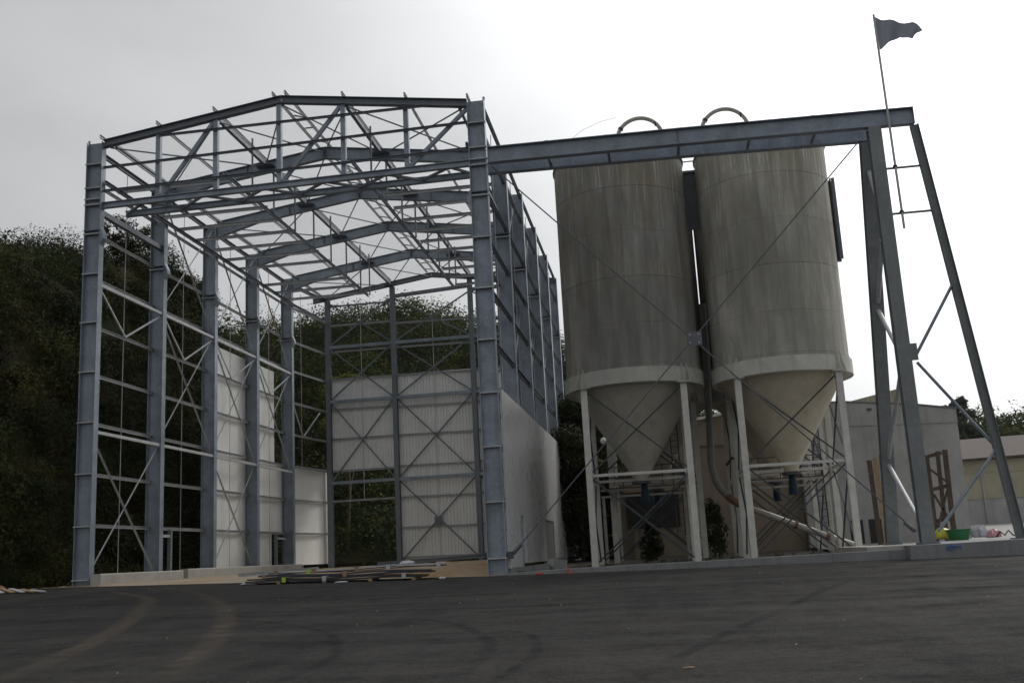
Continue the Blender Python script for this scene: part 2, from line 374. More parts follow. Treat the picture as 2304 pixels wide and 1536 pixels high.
# hillside terrain
def foot(Y): return -1.7+(.8*Y if Y < 0 else 0)-(max(0, Y-24)*.12)
def sst(t): t = max(0, min(1, t)); return t*t*(3-2*t)
def TZ(X, Y):
    d = foot(Y)-X
    crest = interp(Y, [(-40, 15.0), (0, 15.2), (8, 15.9), (14, 17.4), (18, 19.4), (24, 19.8), (29, 19.3), (34, 17.2), (42, 14.5), (60, 17)])
    t = max(0, d/6.2)
    zl = .7+(crest-.7)*min(1, .25*t+.75*min(1, t)**1.15)+.16*max(0, d-6.2)
    cr = interp(X, [(-80, 26), (-22, 25.5), (-14, 26.2), (-6, 27.2), (.5, 26.0), (6.3, 23.5), (13, 21), (25, 17), (42, 15), (70, 17.0), (100, 16), (160, 19)])
    yf = interp(X, [(12, 30.8), (20, 36), (34, 66), (60, 80), (160, 84)])
    w = interp(X, [(12, 42), (34, 55), (160, 60)])
    zr = (.7+(cr-.7)*sst(.08+.92*(Y-yf)/w)) if Y > yf else -.9
    z = max(zl if X < foot(Y) else -.9, zr)
    z += (.4*math.sin(X*.71+Y*.33)+.3*math.sin(Y*1.1-X*.4)) if z > 3 else 0
    return z
xs = np.concatenate([np.linspace(-70, -24, 24), np.linspace(-23, 16, 70), np.linspace(18, 160, 60)])
ys = np.concatenate([np.linspace(-34, 40, 90), np.linspace(42, 170, 50)])
grid('hillside', list(xs), list(ys), TZ, 'soil')

# asphalt marks
def ribbon(name, pts, w, mat):
    P = [Vector((x, y, 0)) for x, y in pts]; Q = []
    for i in range(len(P)-1):
        a = P[max(0, i-1)]; b = P[i]; c = P[i+1]; d = P[min(len(P)-1, i+2)]
        for k in range(8):
            t = k/8; Q.append(.5*((2*b)+(c-a)*t+(2*a-5*b+4*c-d)*t*t+(3*b-a-3*c+d)*t**3))
    Q.append(P[-1]); vs = []; n = len(Q); cols = 5
    for i, q in enumerate(Q):
        t = (Q[min(n-1, i+1)]-Q[max(0, i-1)]).normalized(); s_ = Vector((-t.y, t.x, 0))
        for j in range(cols):
            p = q+s_*w*(j/(cols-1)-.5); vs.append((p.x, p.y, GA(p.x, p.y)+.005))
    fs = [(i*cols+j, i*cols+j+1, (i+1)*cols+j+1, (i+1)*cols+j) for i in range(n-1) for j in range(cols-1)]
    me = bpy.data.meshes.new('mesh'); me.from_pydata(vs, [], fs); uv = me.uv_layers.new()
    for p in me.polygons:
        for li, vi in zip(p.loop_indices, p.vertices): uv.data[li].uv = ((vi//cols)/(n-1), (vi % cols)/(cols-1))
    me.materials.append(MATS[mat]); o = bpy.data.objects.new(name, me); COL.objects.link(o); o.parent = asphalt; return o
ribbon('mud_track', [(2.6, -1.6), (4.3, -4.6), (6.9, -7.6), (8.96, -11.9), (10.4, -15.2), (12, -19.35), (13, -22.5), (13.9, -25.4)], .62, 'mud_mark')
ribbon('mud_track', [(5.2, -2.6), (8, -6.5), (10.9, -11.5), (13.2, -16.5), (14.75, -20.7), (15.6, -23.5), (16.2, -25.8)], .62, 'mud_mark')
ribbon('skid_mark', [(16.5, -16.4), (18.2, -18.2), (19.1, -20.2), (19.6, -21.8), (19.8, -23.2), (19.82, -24.5), (19.75, -26)], .30, 'skid_mark')
ribbon('skid_mark', [(18.8, -19.4), (19.98, -20.7), (20.35, -22.3), (20.48, -23.6), (20.4, -24.8), (20.3, -26.2)], .22, 'skid_mark')
ribbon('skid_mark', [(27, -10), (25.6, -13.7), (24.5, -17.3), (23.1, -21.6), (22.2, -24.7), (21.6, -27)], .28, 'skid_mark')
ribbon('skid_mark', [(12.5, -15.6), (14.2, -16.8), (16.1, -19), (17.1, -21.3), (17.65, -23.5), (17.6, -26)], .25, 'skid_mark')

ribbon('patch_seam', [(8.5, -11.6), (10.4, -12.65), (14.3, -14.45), (17.5, -15.2), (21, -15.4)], .07, 'mud_mark')
ribbon('patch_seam', [(24, -5.2), (30, -4.6), (36, -5.4)], .08, 'mud_mark')
# kerb and slab at the right
def prism(name, xs, zt, zb, y0, y1, mat, parent=None):
    m = MB(); n = len(xs); vs = []
    for x, a, b in zip(xs, zt, zb): vs += [(x, y0, b), (x, y0+.012, a-.015), (x, y0+.03, a), (x, y1, a), (x, y1, b)]
    fs = [(i*5+j, i*5+(j+1) % 5, (i+1)*5+(j+1) % 5, (i+1)*5+j)[::-1] for i in range(n-1) for j in range(5)]
    fs += [(0, 1, 2, 3, 4), tuple((n-1)*5+k for k in (4, 3, 2, 1, 0))]
    return m.add(vs, fs).build(name, mat, parent)
kx = [16.2, 18, 20.5, 23]; 
kerb = thing('kerb', 'long low concrete kerb running in front of the silos', 'kerb', (16.2, -.5, .3))
for a, b in ((16.25, 18.6), (18.61, 20.9), (20.91, 23.2), (23.21, 25.5), (25.51, 27.8), (27.81, 30.2)):
    zz = [interp(x, [(16.2, .43), (19, .53), (23, .54), (30.2, .59)]) for x in (a, b)]
    prism('kerb_stone', [a, b], zz, [-.3, -.3], -.62, -.34, 'concrete_kerb', kerb)
slab = thing('foundation_slab', 'raised concrete foundation slab with blue scribble under the gantry legs', 'foundation', (34, 3, 0))
prism('slab_block', [30.21, 36.2], [.70, .74], [-.4, -.4], -1.15, 7.2, 'concrete_kerb', slab)
prism('slab_block', [36.21, 44], [.74, .76], [-.4, -.4], -1.15, 7.2, 'concrete_kerb', slab)
prism('slab_top', [29.0, 30.205], [.715, .715], [.3, .3], -.30, 6.9, 'concrete_pale', slab)
sp = [(31.35, .60), (31.45, .63), (31.62, .62), (31.66, .55), (31.55, .50), (31.40, .49), (31.36, .54), (31.5, .58), (31.72, .60), (31.82, .62), (31.80, .55), (31.76, .51)]
MB().tube([(x, -1.158, z) for x, z in sp], .014, 6).build('spray_mark', 'blue_spray', slab)

# ------------------------------------------------------------------ the steel hall
Wd, Bay, H, Rz = 16.61, 5.5165, 18.60, 19.75
hall = thing('steel_hall', 'tall galvanised steel frame of an unfinished hall with partial white cladding', 'building', (8.3, 13.8, .8))
FY = [k*Bay for k in range(6)]
LV = [.99+2*i for i in range(7)]
def zr(X): return H+(Rz-H)*(1-abs(X-Wd/2)/(Wd/2))
CDP = .68
for side in (0, 1):
    fx = (lambda x: x) if side == 0 else (lambda x: Wd-x)
    for k in range(5+side):
        zb = (.70, .36)[side] if k == 0 else .78
        col = MB().ext((fx(CDP/2), FY[k], zb), (fx(CDP/2), FY[k], H), I(CDP, .34, .028, .016), (1, 0, 0)).build('column', 'galv', hall)
        MB().box((fx(-.06), FY[k]-.25, zb), (fx(CDP+.06), FY[k]+.25, zb+.035)).build('base_plate', 'galv_dull', col)
        lv = (LV+[14.66, 15.9, 16.14, 16.62, 17.65] if k == 0 else [14.66])
        for z in lv:
            if z < zb+.2: continue
            MB().box((fx(-.035), FY[k]-.185, z-.022), (fx(CDP-.03), FY[k]-.02, z+.022)).build('stiffener', 'galv_light', col)
            if z == 14.66: MB().box((fx(-.02), FY[k]-.18, z+.14), (fx(CDP-.03), FY[k]-.02, z+.17)).build('stiffener', 'galv_dull', col)
        m = MB(); a = fx(CDP+.004); b = fx(CDP+.15)
        m.add([(a, FY[k]-.15, 14.2), (a, FY[k]-.15, 14.95), (b, FY[k]-.15, 14.62), (b, FY[k]-.15, 14.45), (a, FY[k]+.15, 14.2), (a, FY[k]+.15, 14.95), (b, FY[k]+.15, 14.62), (b, FY[k]+.15, 14.45)],
              [(0, 1, 2, 3), (7, 6, 5, 4), (1, 5, 6, 2), (2, 6, 7, 3), (3, 7, 4, 0), (0, 4, 5, 1)])
        m.build('corbel', 'galv', col)
    # girts, struts and bracing of the long wall
    glev = [3.05, 5.03, 7.03, 8.98, 10.95, 12.93, 14.8, 16.95] if side == 0 else [3.05, 5.03, 7.0, 8.98, 11.0, 13.0, 15.0, 17.2]
    for k in range(5):
        y0, y1 = FY[k]+.012, FY[k+1]-.012; xe = .16
        x1 = .16 if (k < 4 or side) else .95
        for z in glev:
            mem('girt', (fx(.16), y0, z), (fx(x1), y1, z), C(.13, .09) if side == 0 else C(.2, .09), 'galv_light' if side == 0 else 'galv_dull', hall)  # left girts get paler steel, standing in for light from the open right side
        ym = (y0+y1)/2
        mem('sag_rod', (fx(.22), ym, .9), (fx(.22), ym, 18.3), T(.017, 6), 'galv_light', hall)
        if k < 4:
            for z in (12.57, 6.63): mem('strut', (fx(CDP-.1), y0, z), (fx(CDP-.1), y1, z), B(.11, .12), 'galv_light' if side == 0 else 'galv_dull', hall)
        mem('ceiling_rail', (fx(.78), FY[k]+.005, 16.86), (fx(.78 if k < 4 or side else 1.2), FY[k+1]-.005, 16.86), C(.17, .09), 'galv_dull', hall)
        mem('eave_strut', (fx(.12), y0, 18.46), (fx(.12 if k < 4 or side else .9), y1, 18.46), C(.22, .10), 'galv_dull', hall)
        if k == 0: mem('strut', (fx(.45), y0, 15.68), (fx(.45), y1, 15.68), B(.2, .22), 'galv_dull', hall)
        def xb(za, zb_, x=.42, a=.06, mt='galv_light'):
            mem('brace', (fx(x), y0, za), (fx(x), y1, zb_), L(a), mt, hall, (1, 0, 0)); mem('brace', (fx(x+.06), y0, zb_), (fx(x+.06), y1, za), L(a), mt, hall, (1, 0, 0))
        if k in (0, 2): xb(.95, 6.5)
        if k in (1, 2, 3): xb(6.75, 12.45)
        if k in (1, 2, 3): xb(12.7, 18.2)
        if k < 4:
            for yy in (y0, y1): mem('knee_brace', (fx(.3), ym, 10.98), (fx(CDP-.12), yy+(ym-yy)*.06, 12.45), L(.06), 'galv_light', hall)
        else:
            for yy in (y0, y1): mem('knee_brace', (fx(.3), ym, 9.02), (fx(CDP-.12), yy+(ym-yy)*.06, 10.9), L(.06), 'galv_light', hall)
# rafters
def rafter(k, side, d, haunch, b=.26):
    fx = (lambda x: x) if side == 0 else (lambda x: Wd-x)
    xs_ = [CDP+.002, 2.9, Wd/2-.006] if haunch else [CDP+.002 if k == 0 else .12, Wd/2-.006]
    tops = [zr(x) for x in xs_]; bots = [tops[0]-haunch, tops[1]-d, tops[2]-d] if haunch else [t-d for t in tops]
    m = MB(); y = FY[k]; t = .02
    def slabx(z0s, z1s, hw):
        vs = []
        for x, a, c in zip(xs_, z0s, z1s): vs += [(fx(x), y-hw, a), (fx(x), y+hw, a), (fx(x), y+hw, c), (fx(x), y-hw, c)]
        n = len(xs_)
        fs = [(i*4+j, i*4+(j+1) % 4, (i+1)*4+(j+1) % 4, (i+1)*4+j) for i in range(n-1) for j in range(4)]+[(0, 1, 2, 3), tuple((n-1)*4+j for j in (3, 2, 1, 0))]
        m.add(vs, fs)
    slabx([q+t for q in bots], [q-t for q in tops], .008); slabx([q-t for q in tops], tops, b/2); slabx(bots, [q+t for q in bots], b/2)
    r_ = m.build('rafter', 'galv_dull' if k in (0, 5) else 'galv', hall)
    if haunch:
        for x, dd in ((4.6, d), (Wd/2-.03, d)):
            MB().box((fx(x)-.012, y-b/2, zr(x)-dd+.024), (fx(x)+.012, y+b/2, zr(x)-.03)).build('stiffener', 'galv_dull', r_)
for k in range(6):
    for s in (0, 1): rafter(k, s, .55 if 0 < k < 5 else .31, .86 if 0 < k < 5 else 0)
# purlins
PX = [.66, 3.1, 5.53, 8.04, 8.56, 10.93, 13.48, 15.98]
for i, x in enumerate(PX):
    for k in range(5):
        mem('purlin', (x, FY[k]-(.30 if k == 0 else -.004), zr(x)+.075), (x, FY[k+1]+(.1 if k == 4 else -.004), zr(x)+.075), C(.14, .065), 'galv_light', hall)
for k in range(5):
    for x in (5.53, 10.93):
        mem('roof_strut', (x, FY[k]+.02, zr(x)-.2), (x, FY[k+1]-.02, zr(x)-.2), B(.15), 'galv_dull', hall)
        MB().box((x-.42, FY[k+1]-.45, zr(x)-.30), (x+.42, FY[k+1]-.02, zr(x)-.27)).build('gusset_plate', 'galv_dull', hall)
    for x in (1.05, Wd-1.05): mem('roof_strut', (x, FY[k]+.02, zr(x)-.2), (x, FY[k+1]-.02, zr(x)-.2), B(.10), 'galv_dull', hall)
    for j in range(4):
        yy = FY[k]+.7+j*1.38
        mem('purlin_tie', (8.09, yy, Rz+.1), (8.51, yy+(.35 if j % 2 else -.0), Rz+.1), B(.05), 'galv_dull', hall)
    pan = [(.9, 5.5), (5.5, 8.3), (8.3, 11.0), (11.0, 15.7)] if k in (0, 2, 4) else [(5.5, 8.3), (8.3, 11.0)]
    for a, b in pan:
        for p, q in ((a, b), (b, a)):
            mem('roof_brace', (p, FY[k]+.1, zr(p)-.33), (q, FY[k+1]-.1, zr(q)-.33+(.05 if p < q else 0)), T(.032, 6), 'galv_dull', hall)
# suspended ceiling bars
RX = (5.78, 11.08)
for x in RX:
    for k in range(4):
        mem('ceiling_rail', (x, FY[k]+.002 if k else .2, 16.82), (x, min(21.25, FY[k+1]), 16.82), C(.14, .10), 'galv', hall)
    for y in (3.0, 5.516, 8.3, 11.03, 13.8, 16.55, 19.3, 21.2):
        hi = zr(x)-.55 if min(abs(y-f) for f in FY) < .1 else zr(x)+.03
        mem('hanger', (x+.08, y, 16.86), (x+.08, y, hi), T(.045, 6), 'galv_dull', hall)
for n in range(12):
    y = 1.45+1.78*n
    if n not in (1, 8): mem('ceiling_bar', (.52, y, 16.98), (5.75, y, 16.98), C(.15, .08), 'galv_light', hall)
    if n not in (0, 1): mem('ceiling_bar', (11.12, y, 16.98), (16.05, y, 16.98), C(.15, .08), 'galv_light', hall)
# front gable
ch = lambda x: 15.88+.2*x/Wd
VX = [3.05, 5.52, 8.2, 10.87, 13.44]
mem('wind_beam', (CDP+.01, .06, ch(.7)), (Wd-CDP-.01, .06, ch(16)), I(.25, .2, .03, .05), 'galv', hall)
mem('wind_beam', (1.0, 1.3, ch(.7)), (Wd-CDP-.01, 1.3, ch(16)), I(.25, .2, .03, .05), 'galv', hall)
for i in range(12):
    a = 1.1+i*1.27; y0, y1 = (1.2, .17) if i % 2 == 0 else (.17, 1.2)
    mem('wind_brace', (a, y0, ch(a)-.02), (min(a+1.25, 15.9), y1, ch(a)-.02), B(.09), 'galv_dull', hall)
for x in VX: mem('gable_post', (x, .05, ch(x)+.125), (x, .05, zr(x)-.315), B(.19), 'galv', hall)
for a, b in ((3.2, 5.4), (8.35, 10.75), (13.55, 15.9)): mem('gable_brace', (a, .06, ch(a)+.15), (b, .06, zr(b)-.35), B(.14), 'galv', hall)
mem('gable_girt', (3.1, -.1, 18.60), (14.4, -.1, 18.60), C(.1, .07), 'galv_dull', hall)
mem('gable_girt', (CDP+.02, -.1, 17.47), (Wd-CDP-.02, -.1, 17.71), C(.1, .07), 'galv_dull', hall)
mem('gable_girt', (CDP+.02, -.1, 16.46), (Wd-CDP-.02, -.1, 16.63), C(.1, .07), 'galv_dull', hall)
MB().box((-.03, -.02, H+.005), (.06, .04, H+.14)).build('cap_stub', 'galv', hall)
MB().box((Wd-.06, -.02, H+.005), (Wd+.03, .04, H+.14)).build('cap_stub', 'galv', hall)
# rear gable
YR = FY[5]; RP = [1.12, 5.6, 10.85, 16.0]
for x in RP[:3]:
    zt = zr(x)-.32
    p = MB().ext((x, YR, .8), (x, YR, zt), I(.36, .30, .02, .014), (0, 1, 0)).build('gable_column', 'galv_dull', hall)
    MB().box((x-.24, YR-.26, .8), (x+.24, YR+.26, .84)).build('base_plate', 'galv_dull', p)
RL = {0: [16.72, 14.93, 13.05, 11.04, 9.1, 7.03, 5.1], 1: [16.55, 14.93, 13.05, 10.95, 9.1, 7.1, 5.1, 3.18, 1.32], 2: [16.4, 14.93, 13.05, 10.95, 9.1, 7.1, 5.1, 3.18, 1.32]}
for bnum in range(3):
    a, b = RP[bnum]+.16, RP[bnum+1]-.16
    for z in RL[bnum]: mem('rear_girt', (a, YR+.12, z), (b, YR+.12, z-(.06 if bnum else 0)), C(.12, .08), 'galv_light', hall)
    for z in (15.2, 11.55, 6.26): mem('rear_strut', (a, YR-.08, z), (b, YR-.08, z), B(.19), 'galv', hall)
    if bnum: mem('rear_strut', (a, YR-.05, 18.35), (b, YR-.05, 18.62 if bnum == 1 else 18.5), B(.22), 'galv_dull', hall)
    else: mem('rear_strut', (a, YR-.05, 18.0), (b, YR-.05, 18.0), B(.1), 'galv_dull', hall)
    xm = (a+b)/2
    mem('sag_rod', (xm, YR+.06, 5.1 if bnum == 0 else 1.3), (xm, YR+.06, 18.2), T(.017, 6), 'galv_light', hall)
    for z0, z1 in ((1.15, 6.15), (6.38, 11.45), (11.67, 15.1), (15.35, 18.2)):
        if bnum == 0 and z0 < 2: continue
        mem('rear_brace', (a, YR-.02, z0), (b, YR-.02, z1), L(.085), 'galv_dull', hall, (0, 1, 0)); mem('rear_brace', (a, YR+.04, z1), (b, YR+.04, z0), L(.085), 'galv_dull', hall, (0, 1, 0))
MB().box((8.2-.27, YR-.05, 3.5-.27), (8.2+.27, YR-.03, 3.5+.27)).build('gusset_plate', 'galv_dull', hall)
# corrugated sheets on the rear gable
def corr(x0, x1, z0, z1, y):
    n = 5; p = (x1-x0)/n; pts = []
    for i in range(n):
        b0 = x0+i*p; pts += [(b0, 0), (b0+p*.62, 0), (b0+p*.72, .045), (b0+p*.90, .045)]
    pts.append((x1, 0)); m = len(pts)
    vs = [(x, y+d, z0) for x, d in pts]+[(x, y+d, z1) for x, d in pts]+[(x, y+d+.012, z0) for x, d in pts]+[(x, y+d+.012, z1) for x, d in pts]
    fs = [(i, i+1, m+i+1, m+i) for i in range(m-1)]+[(2*m+i+1, 2*m+i, 3*m+i, 3*m+i+1) for i in range(m-1)]
    fs += [(m+i, m+i+1, 3*m+i+1, 3*m+i) for i in range(m-1)]+[(i+1, i, 2*m+i, 2*m+i+1) for i in range(m-1)]+[(0, m, 3*m, 2*m), (m-1, 3*m-1, 4*m-1, 2*m-1)]
    MB().add(vs, fs).build('wall_sheet', 'sheet_white', hall)
def sheets(a, b, z0, z1, n):
    for i in range(n): corr(a+(b-a)*i/n, a+(b-a)*(i+1)/n-.004, z0, z1, YR+.20)
sheets(.98, 5.62, 7.0, 13.0, 5); sheets(5.63, 10.9, 1.2, 12.98, 5); sheets(10.91, 16.6, 1.2, 12.98, 5)
MB().box((.98, YR+.19, 13.02), (16.6, YR+.30, 13.12)).build('top_flashing', 'sheet_white', hall)
# flat liner panels on the left wall
def liner(y0, y1, z0, z1, x=0., w=1.1, skew=0.):
    n = max(1, round((y1-y0)/w))
    for i in range(n):
        a = y0+(y1-y0)*i/n+.003; b = y0+(y1-y0)*(i+1)/n-.003
        xa, xb2 = x+skew*(a-y0)/(y1-y0), x+skew*(b-y0)/(y1-y0)
        m = MB().add([(xa-.09, a, z0), (xa-.02, a, z0), (xb2-.02, b, z0), (xb2-.09, b, z0), (xa-.09, a, z1), (xa-.02, a, z1), (xb2-.02, b, z1), (xb2-.09, b, z1)],
                     [(0, 3, 2, 1), (4, 5, 6, 7), (0, 1, 5, 4), (1, 2, 6, 5), (2, 3, 7, 6), (3, 0, 4, 7)])
        m.build('wall_panel', 'liner_white', hall)
liner(FY[2]+.1, FY[3]+.1, 1.2, 12.52); liner(FY[3]+.1, 20.25, 1.2, 12.52); liner(20.25, 20.72, 3.1, 12.52, w=.5); liner(20.72, 22.2, 3.1, 7.13); liner(22.2, 27.75, 1.2, 7.15, skew=.86)
# small door frames left wall
for y in (6.1, 7.1): mem('door_post', (.3, y, .85), (.3, y, 3.0), B(.16), 'galv_dull', hall)
mem('door_lintel', (.3, 6.2, 2.72), (.3, 7.0, 2.72), B(.12), 'galv_light', hall)
for y in (20.35,): mem('door_post', (.2, y, .85), (.2, y, 3.0), B(.16), 'galv_dull', hall)
mem('door_lintel', (.2, 20.45, 2.75), (.2, 21.8, 2.75), B(.12), 'galv_light', hall)
# outer panels on the right wall, with door openings
def outer(y0, y1, z0, z1):
    n = max(1, round((y1-y0)/1.15))
    for i in range(n):
        a = y0+(y1-y0)*i/n+.002; b = y0+(y1-y0)*(i+1)/n-.002
        MB().box((Wd+.03, a, z0), (Wd+.11, b, z1)).build('wall_panel', 'outer_panel', hall)
outer(.1, 3.48, .62, 7.12); outer(3.48, 4.62, 2.62, 7.12); outer(4.62, 12.0, .75, 7.14); outer(12.0, 15.8, 2.66, 7.16); outer(15.8, 24.0, .85, 7.18); outer(24.0, 24.9, 2.8, 7.2); outer(24.9, 27.8, .9, 7.2)
MB().box((Wd+.0, 12.05, .85), (Wd+.05, 15.75, 2.64)).build('door', 'door_grey', hall)
MB().box((Wd+.0, 24.03, .9), (Wd+.05, 24.87, 2.78)).build('door', 'door_grey', hall)
for y in (3.53, 4.57): mem('door_post', (Wd-.02, y, .62), (Wd-.02, y, 2.6), B(.1), 'galv', hall)
MB().box((Wd-.05, 0.2, .2), (Wd+.09, 12.0, .62)).build('plinth_wall', 'concrete_kerb', hall)
MB().box((Wd-.05, 12.01, .2), (Wd+.09, 27.8, .84)).build('plinth_wall', 'concrete_kerb', hall)
# concrete plinths inside the left wall
def plinth(y0, y1, z0, label):
    m = MB(); a, b = .80, 1.22
    pr = [(-.21, -.25), (.21, -.25), (.21, .21), (.17, .25), (-.17, .25), (-.21, .21)]
    m.ext((1.02, y0, z0), (1.02, y1, z0), pr)
    o = m.build('plinth_beam', 'concrete_pale'); tag(o, label, 'plinth'); return o
plinth(-.3, 6.55, .95, 'short pale concrete plinth beam at the front left hall column')
plinth(7.0, 21.8, 1.0, 'long pale concrete plinth beam along the inner left hall wall')

# safety net under the roof
vs = []; fs = []; nx, ny = 40, 60
for j in range(ny+1):
    for i in range(nx+1):
        x = .8+(Wd-1.6)*i/nx; y = .15+(27.2)*j/ny; ph = (y % Bay)/Bay
        vs.append((x, y, zr(x)-.02-.16*math.sin(math.pi*ph)-.02*math.sin(x*3+y)))
for j in range(ny):
    for i in range(nx): fs.append((j*(nx+1)+i, j*(nx+1)+i+1, (j+1)*(nx+1)+i+1, (j+1)*(nx+1)+i))
nb = MB().add(vs, fs); nb.sm = True
tag(nb.build('safety_net', 'net'), 'fine grey safety net strung under the open roof purlins', 'net')

# ------------------------------------------------------------------ gantry
gan = thing('steel_gantry', 'long steel girder frame from the hall corner to braced A-shaped legs', 'gantry', (31.05, 2, .73))
mem('girder', (Wd+.05, 0, 16.28), (23.95, 0, 16.22), I(.64, .30, .03, .016), 'galv', gan)
mem('girder', (23.951, 0, 16.22), (32.5, 0, 16.08), I(.64, .30, .03, .016), 'galv', gan)
mem('girder', (Wd-.3, 1.3, 16.33), (23.95, 1.3, 16.22), I(.62, .30, .03, .016), 'galv', gan)
mem('girder', (23.951, 1.3, 16.22), (31.25, 1.3, 16.06), I(.62, .30, .03, .016), 'galv', gan)
for x in (19.0, 21.3, 23.96, 26.6, 29.0):
    z = 16.28-(x-16.6)*.0125
    mem('girder_tie', (x, .16, z-.22), (x, 1.14, z-.22), B(.1), 'galv_dull', gan)
    MB().box((x-.1, -.02, z+.325), (x+.02, .06, z+.40)).build('lug', 'galv_dull', gan)
MB().box((23.90, -.02, 15.95), (24.0, -.0085, 16.49)).build('splice_plate', 'galv_dull', gan)
MB().box((32.502, -.15, 15.76), (32.52, .15, 16.41)).build('end_plate', 'galv', gan)
def leg(p0, p1, prof, upv, mat):
    o = mem('leg', p0, p1, prof, mat, gan, upv)
    return o
l1 = leg((31.07, 0, .73), (31.07, 0, 15.76), I(.42, .46, .025, .016), (0, 1, 0), 'galv_green')
MB().box((30.75, -.3, .70), (31.4, .3, .735+.03)).build('base_plate', 'galv_dull', l1)
MB().box((31.30, -.2, 7.0), (31.52, -.17, 7.6)).build('gusset_plate', 'galv_green', l1)
l2 = leg((31.03, 5.45, .73), (31.05, 1.35, 15.76), I(.42, .46, .025, .016), (0, 1, 0), 'galv_green')
MB().box((30.72, 5.15, .70), (31.34, 5.75, .735+.03)).build('base_plate', 'galv_dull', l2)
l3 = leg((34.08, 0, .73), (32.5, 0, 15.74), I(.27, .27, .02, .014), (1, 0, 0), 'galv_green')
MB().box((33.8, -.25, .70), (34.36, .25, .735+.03)).build('base_plate', 'galv_dull', l3)
XL = lambda z: 34.08-1.58*(z-.73)/15
for z in (14.15, 12.42): mem('rung', (31.31, 0, z), (XL(z)-.13, 0, z), T(.045), 'galv_green', gan)
for (xa, za), (xb_, zb_) in (((XL(9.63)-.1, 9.63), (31.5, 7.2)), ((31.5, 6.95), (XL(3.9)-.1, 3.9)), ((XL(3.8)-.1, 3.7), (31.45, 1.1))):
    mem('diagonal_tube', (xa, 0, za), (xb_, 0, zb_), T(.055), 'galv', gan)
YL = lambda z: 5.45-4.1*(z-.73)/15
for za, zb_ in ((1.2, 3.7), (7.0, 4.0), (7.3, 9.5), (12.2, 9.8), (12.4, 14.6)):
    mem('diagonal_tube', (31.05, .2, za), (31.05, YL(zb_)-.2, zb_), T(.085, 10), 'galv_light', gan)
mem('tie_rod', (16.78, -.02, 15.82), (30.74, -.02, 1.15), T(.026, 6), 'cable', gan)
mem('tie_rod', (30.52, .06, 15.35), (16.80, .06, 1.10), T(.026, 6), 'cable', gan)
pl = MB().box((23.90-.27, -.075, 8.41-.25), (23.90+.27, -.055, 8.41+.25)).build('node_plate', 'cable', gan)
for dx, dz in ((-.16, .15), (.16, .15), (-.16, -.15), (.16, -.15)): MB().ext((23.9+dx, -.075, 8.41+dz), (23.9+dx, -.10, 8.41+dz), T(.035, 8)).build('bolt', 'galv_light', pl)
for (x, z, s) in ((16.74, 1.02, 1), (30.80, 1.05, -1)): MB().ext((x+.1*s, 0, z+.1), (x+.42*s, 0, z+.42), T(.07, 8)).build('turnbuckle', 'cable', gan)
MB().box((16.66, -.12, .95), (16.85, .12, 1.2)).build('anchor_plate', 'dark_steel', gan)

MB().tube([(19.9, .05, 16.6), (20.4, .05, 16.95), (21.1, .05, 17.2), (21.7, .05, 17.3)], .006, 5).build('loose_wire', 'cable', gan)
# flag
fl = thing('flag_pole', 'thin metal pole with small dark flag tied to the gantry rungs', 'flag', (31.6, -.3, 11.8))
mem('pole', (31.63, -.2, 11.79), (31.56, -.2, 20.18), T(.045, 8), 'galv_light', fl)
top = [(31.60, 20.08), (31.95, 19.90), (32.4, 19.78), (32.9, 19.68), (33.25, 19.34)]; bot = [(31.62, 18.72), (31.95, 18.95), (32.4, 19.18), (32.8, 18.98), (32.98, 19.27)]
vs = []; fs = []; n = 24; m_ = 8
for i in range(n+1):
    t = i/n*4; a = min(3, int(t)); f_ = t-a
    tp = [top[a][j]+(top[a+1][j]-top[a][j])*f_ for j in (0, 1)]; bt = [bot[a][j]+(bot[a+1][j]-bot[a][j])*f_ for j in (0, 1)]
    for j in range(m_+1):
        w = j/m_; x = tp[0]+(bt[0]-tp[0])*w; z = tp[1]+(bt[1]-tp[1])*w
        vs.append((x, -.2+.10*math.sin(i*.55+w*1.5)*min(1, i/5), z))
for i in range(n):
    for j in range(m_): fs.append((i*(m_+1)+j, (i+1)*(m_+1)+j, (i+1)*(m_+1)+j+1, i*(m_+1)+j+1))
q = MB().add(vs, fs); q.sm = True; q.build('flag_cloth', 'flag_cloth', fl)
for z in (14.15, 12.42): MB().lathe([(.07, -.05), (.085, 0), (.07, .05)], (31.63-.07*(z-11.8)/8.4, -.17, z), 10).build('tie', 'rubber', fl)

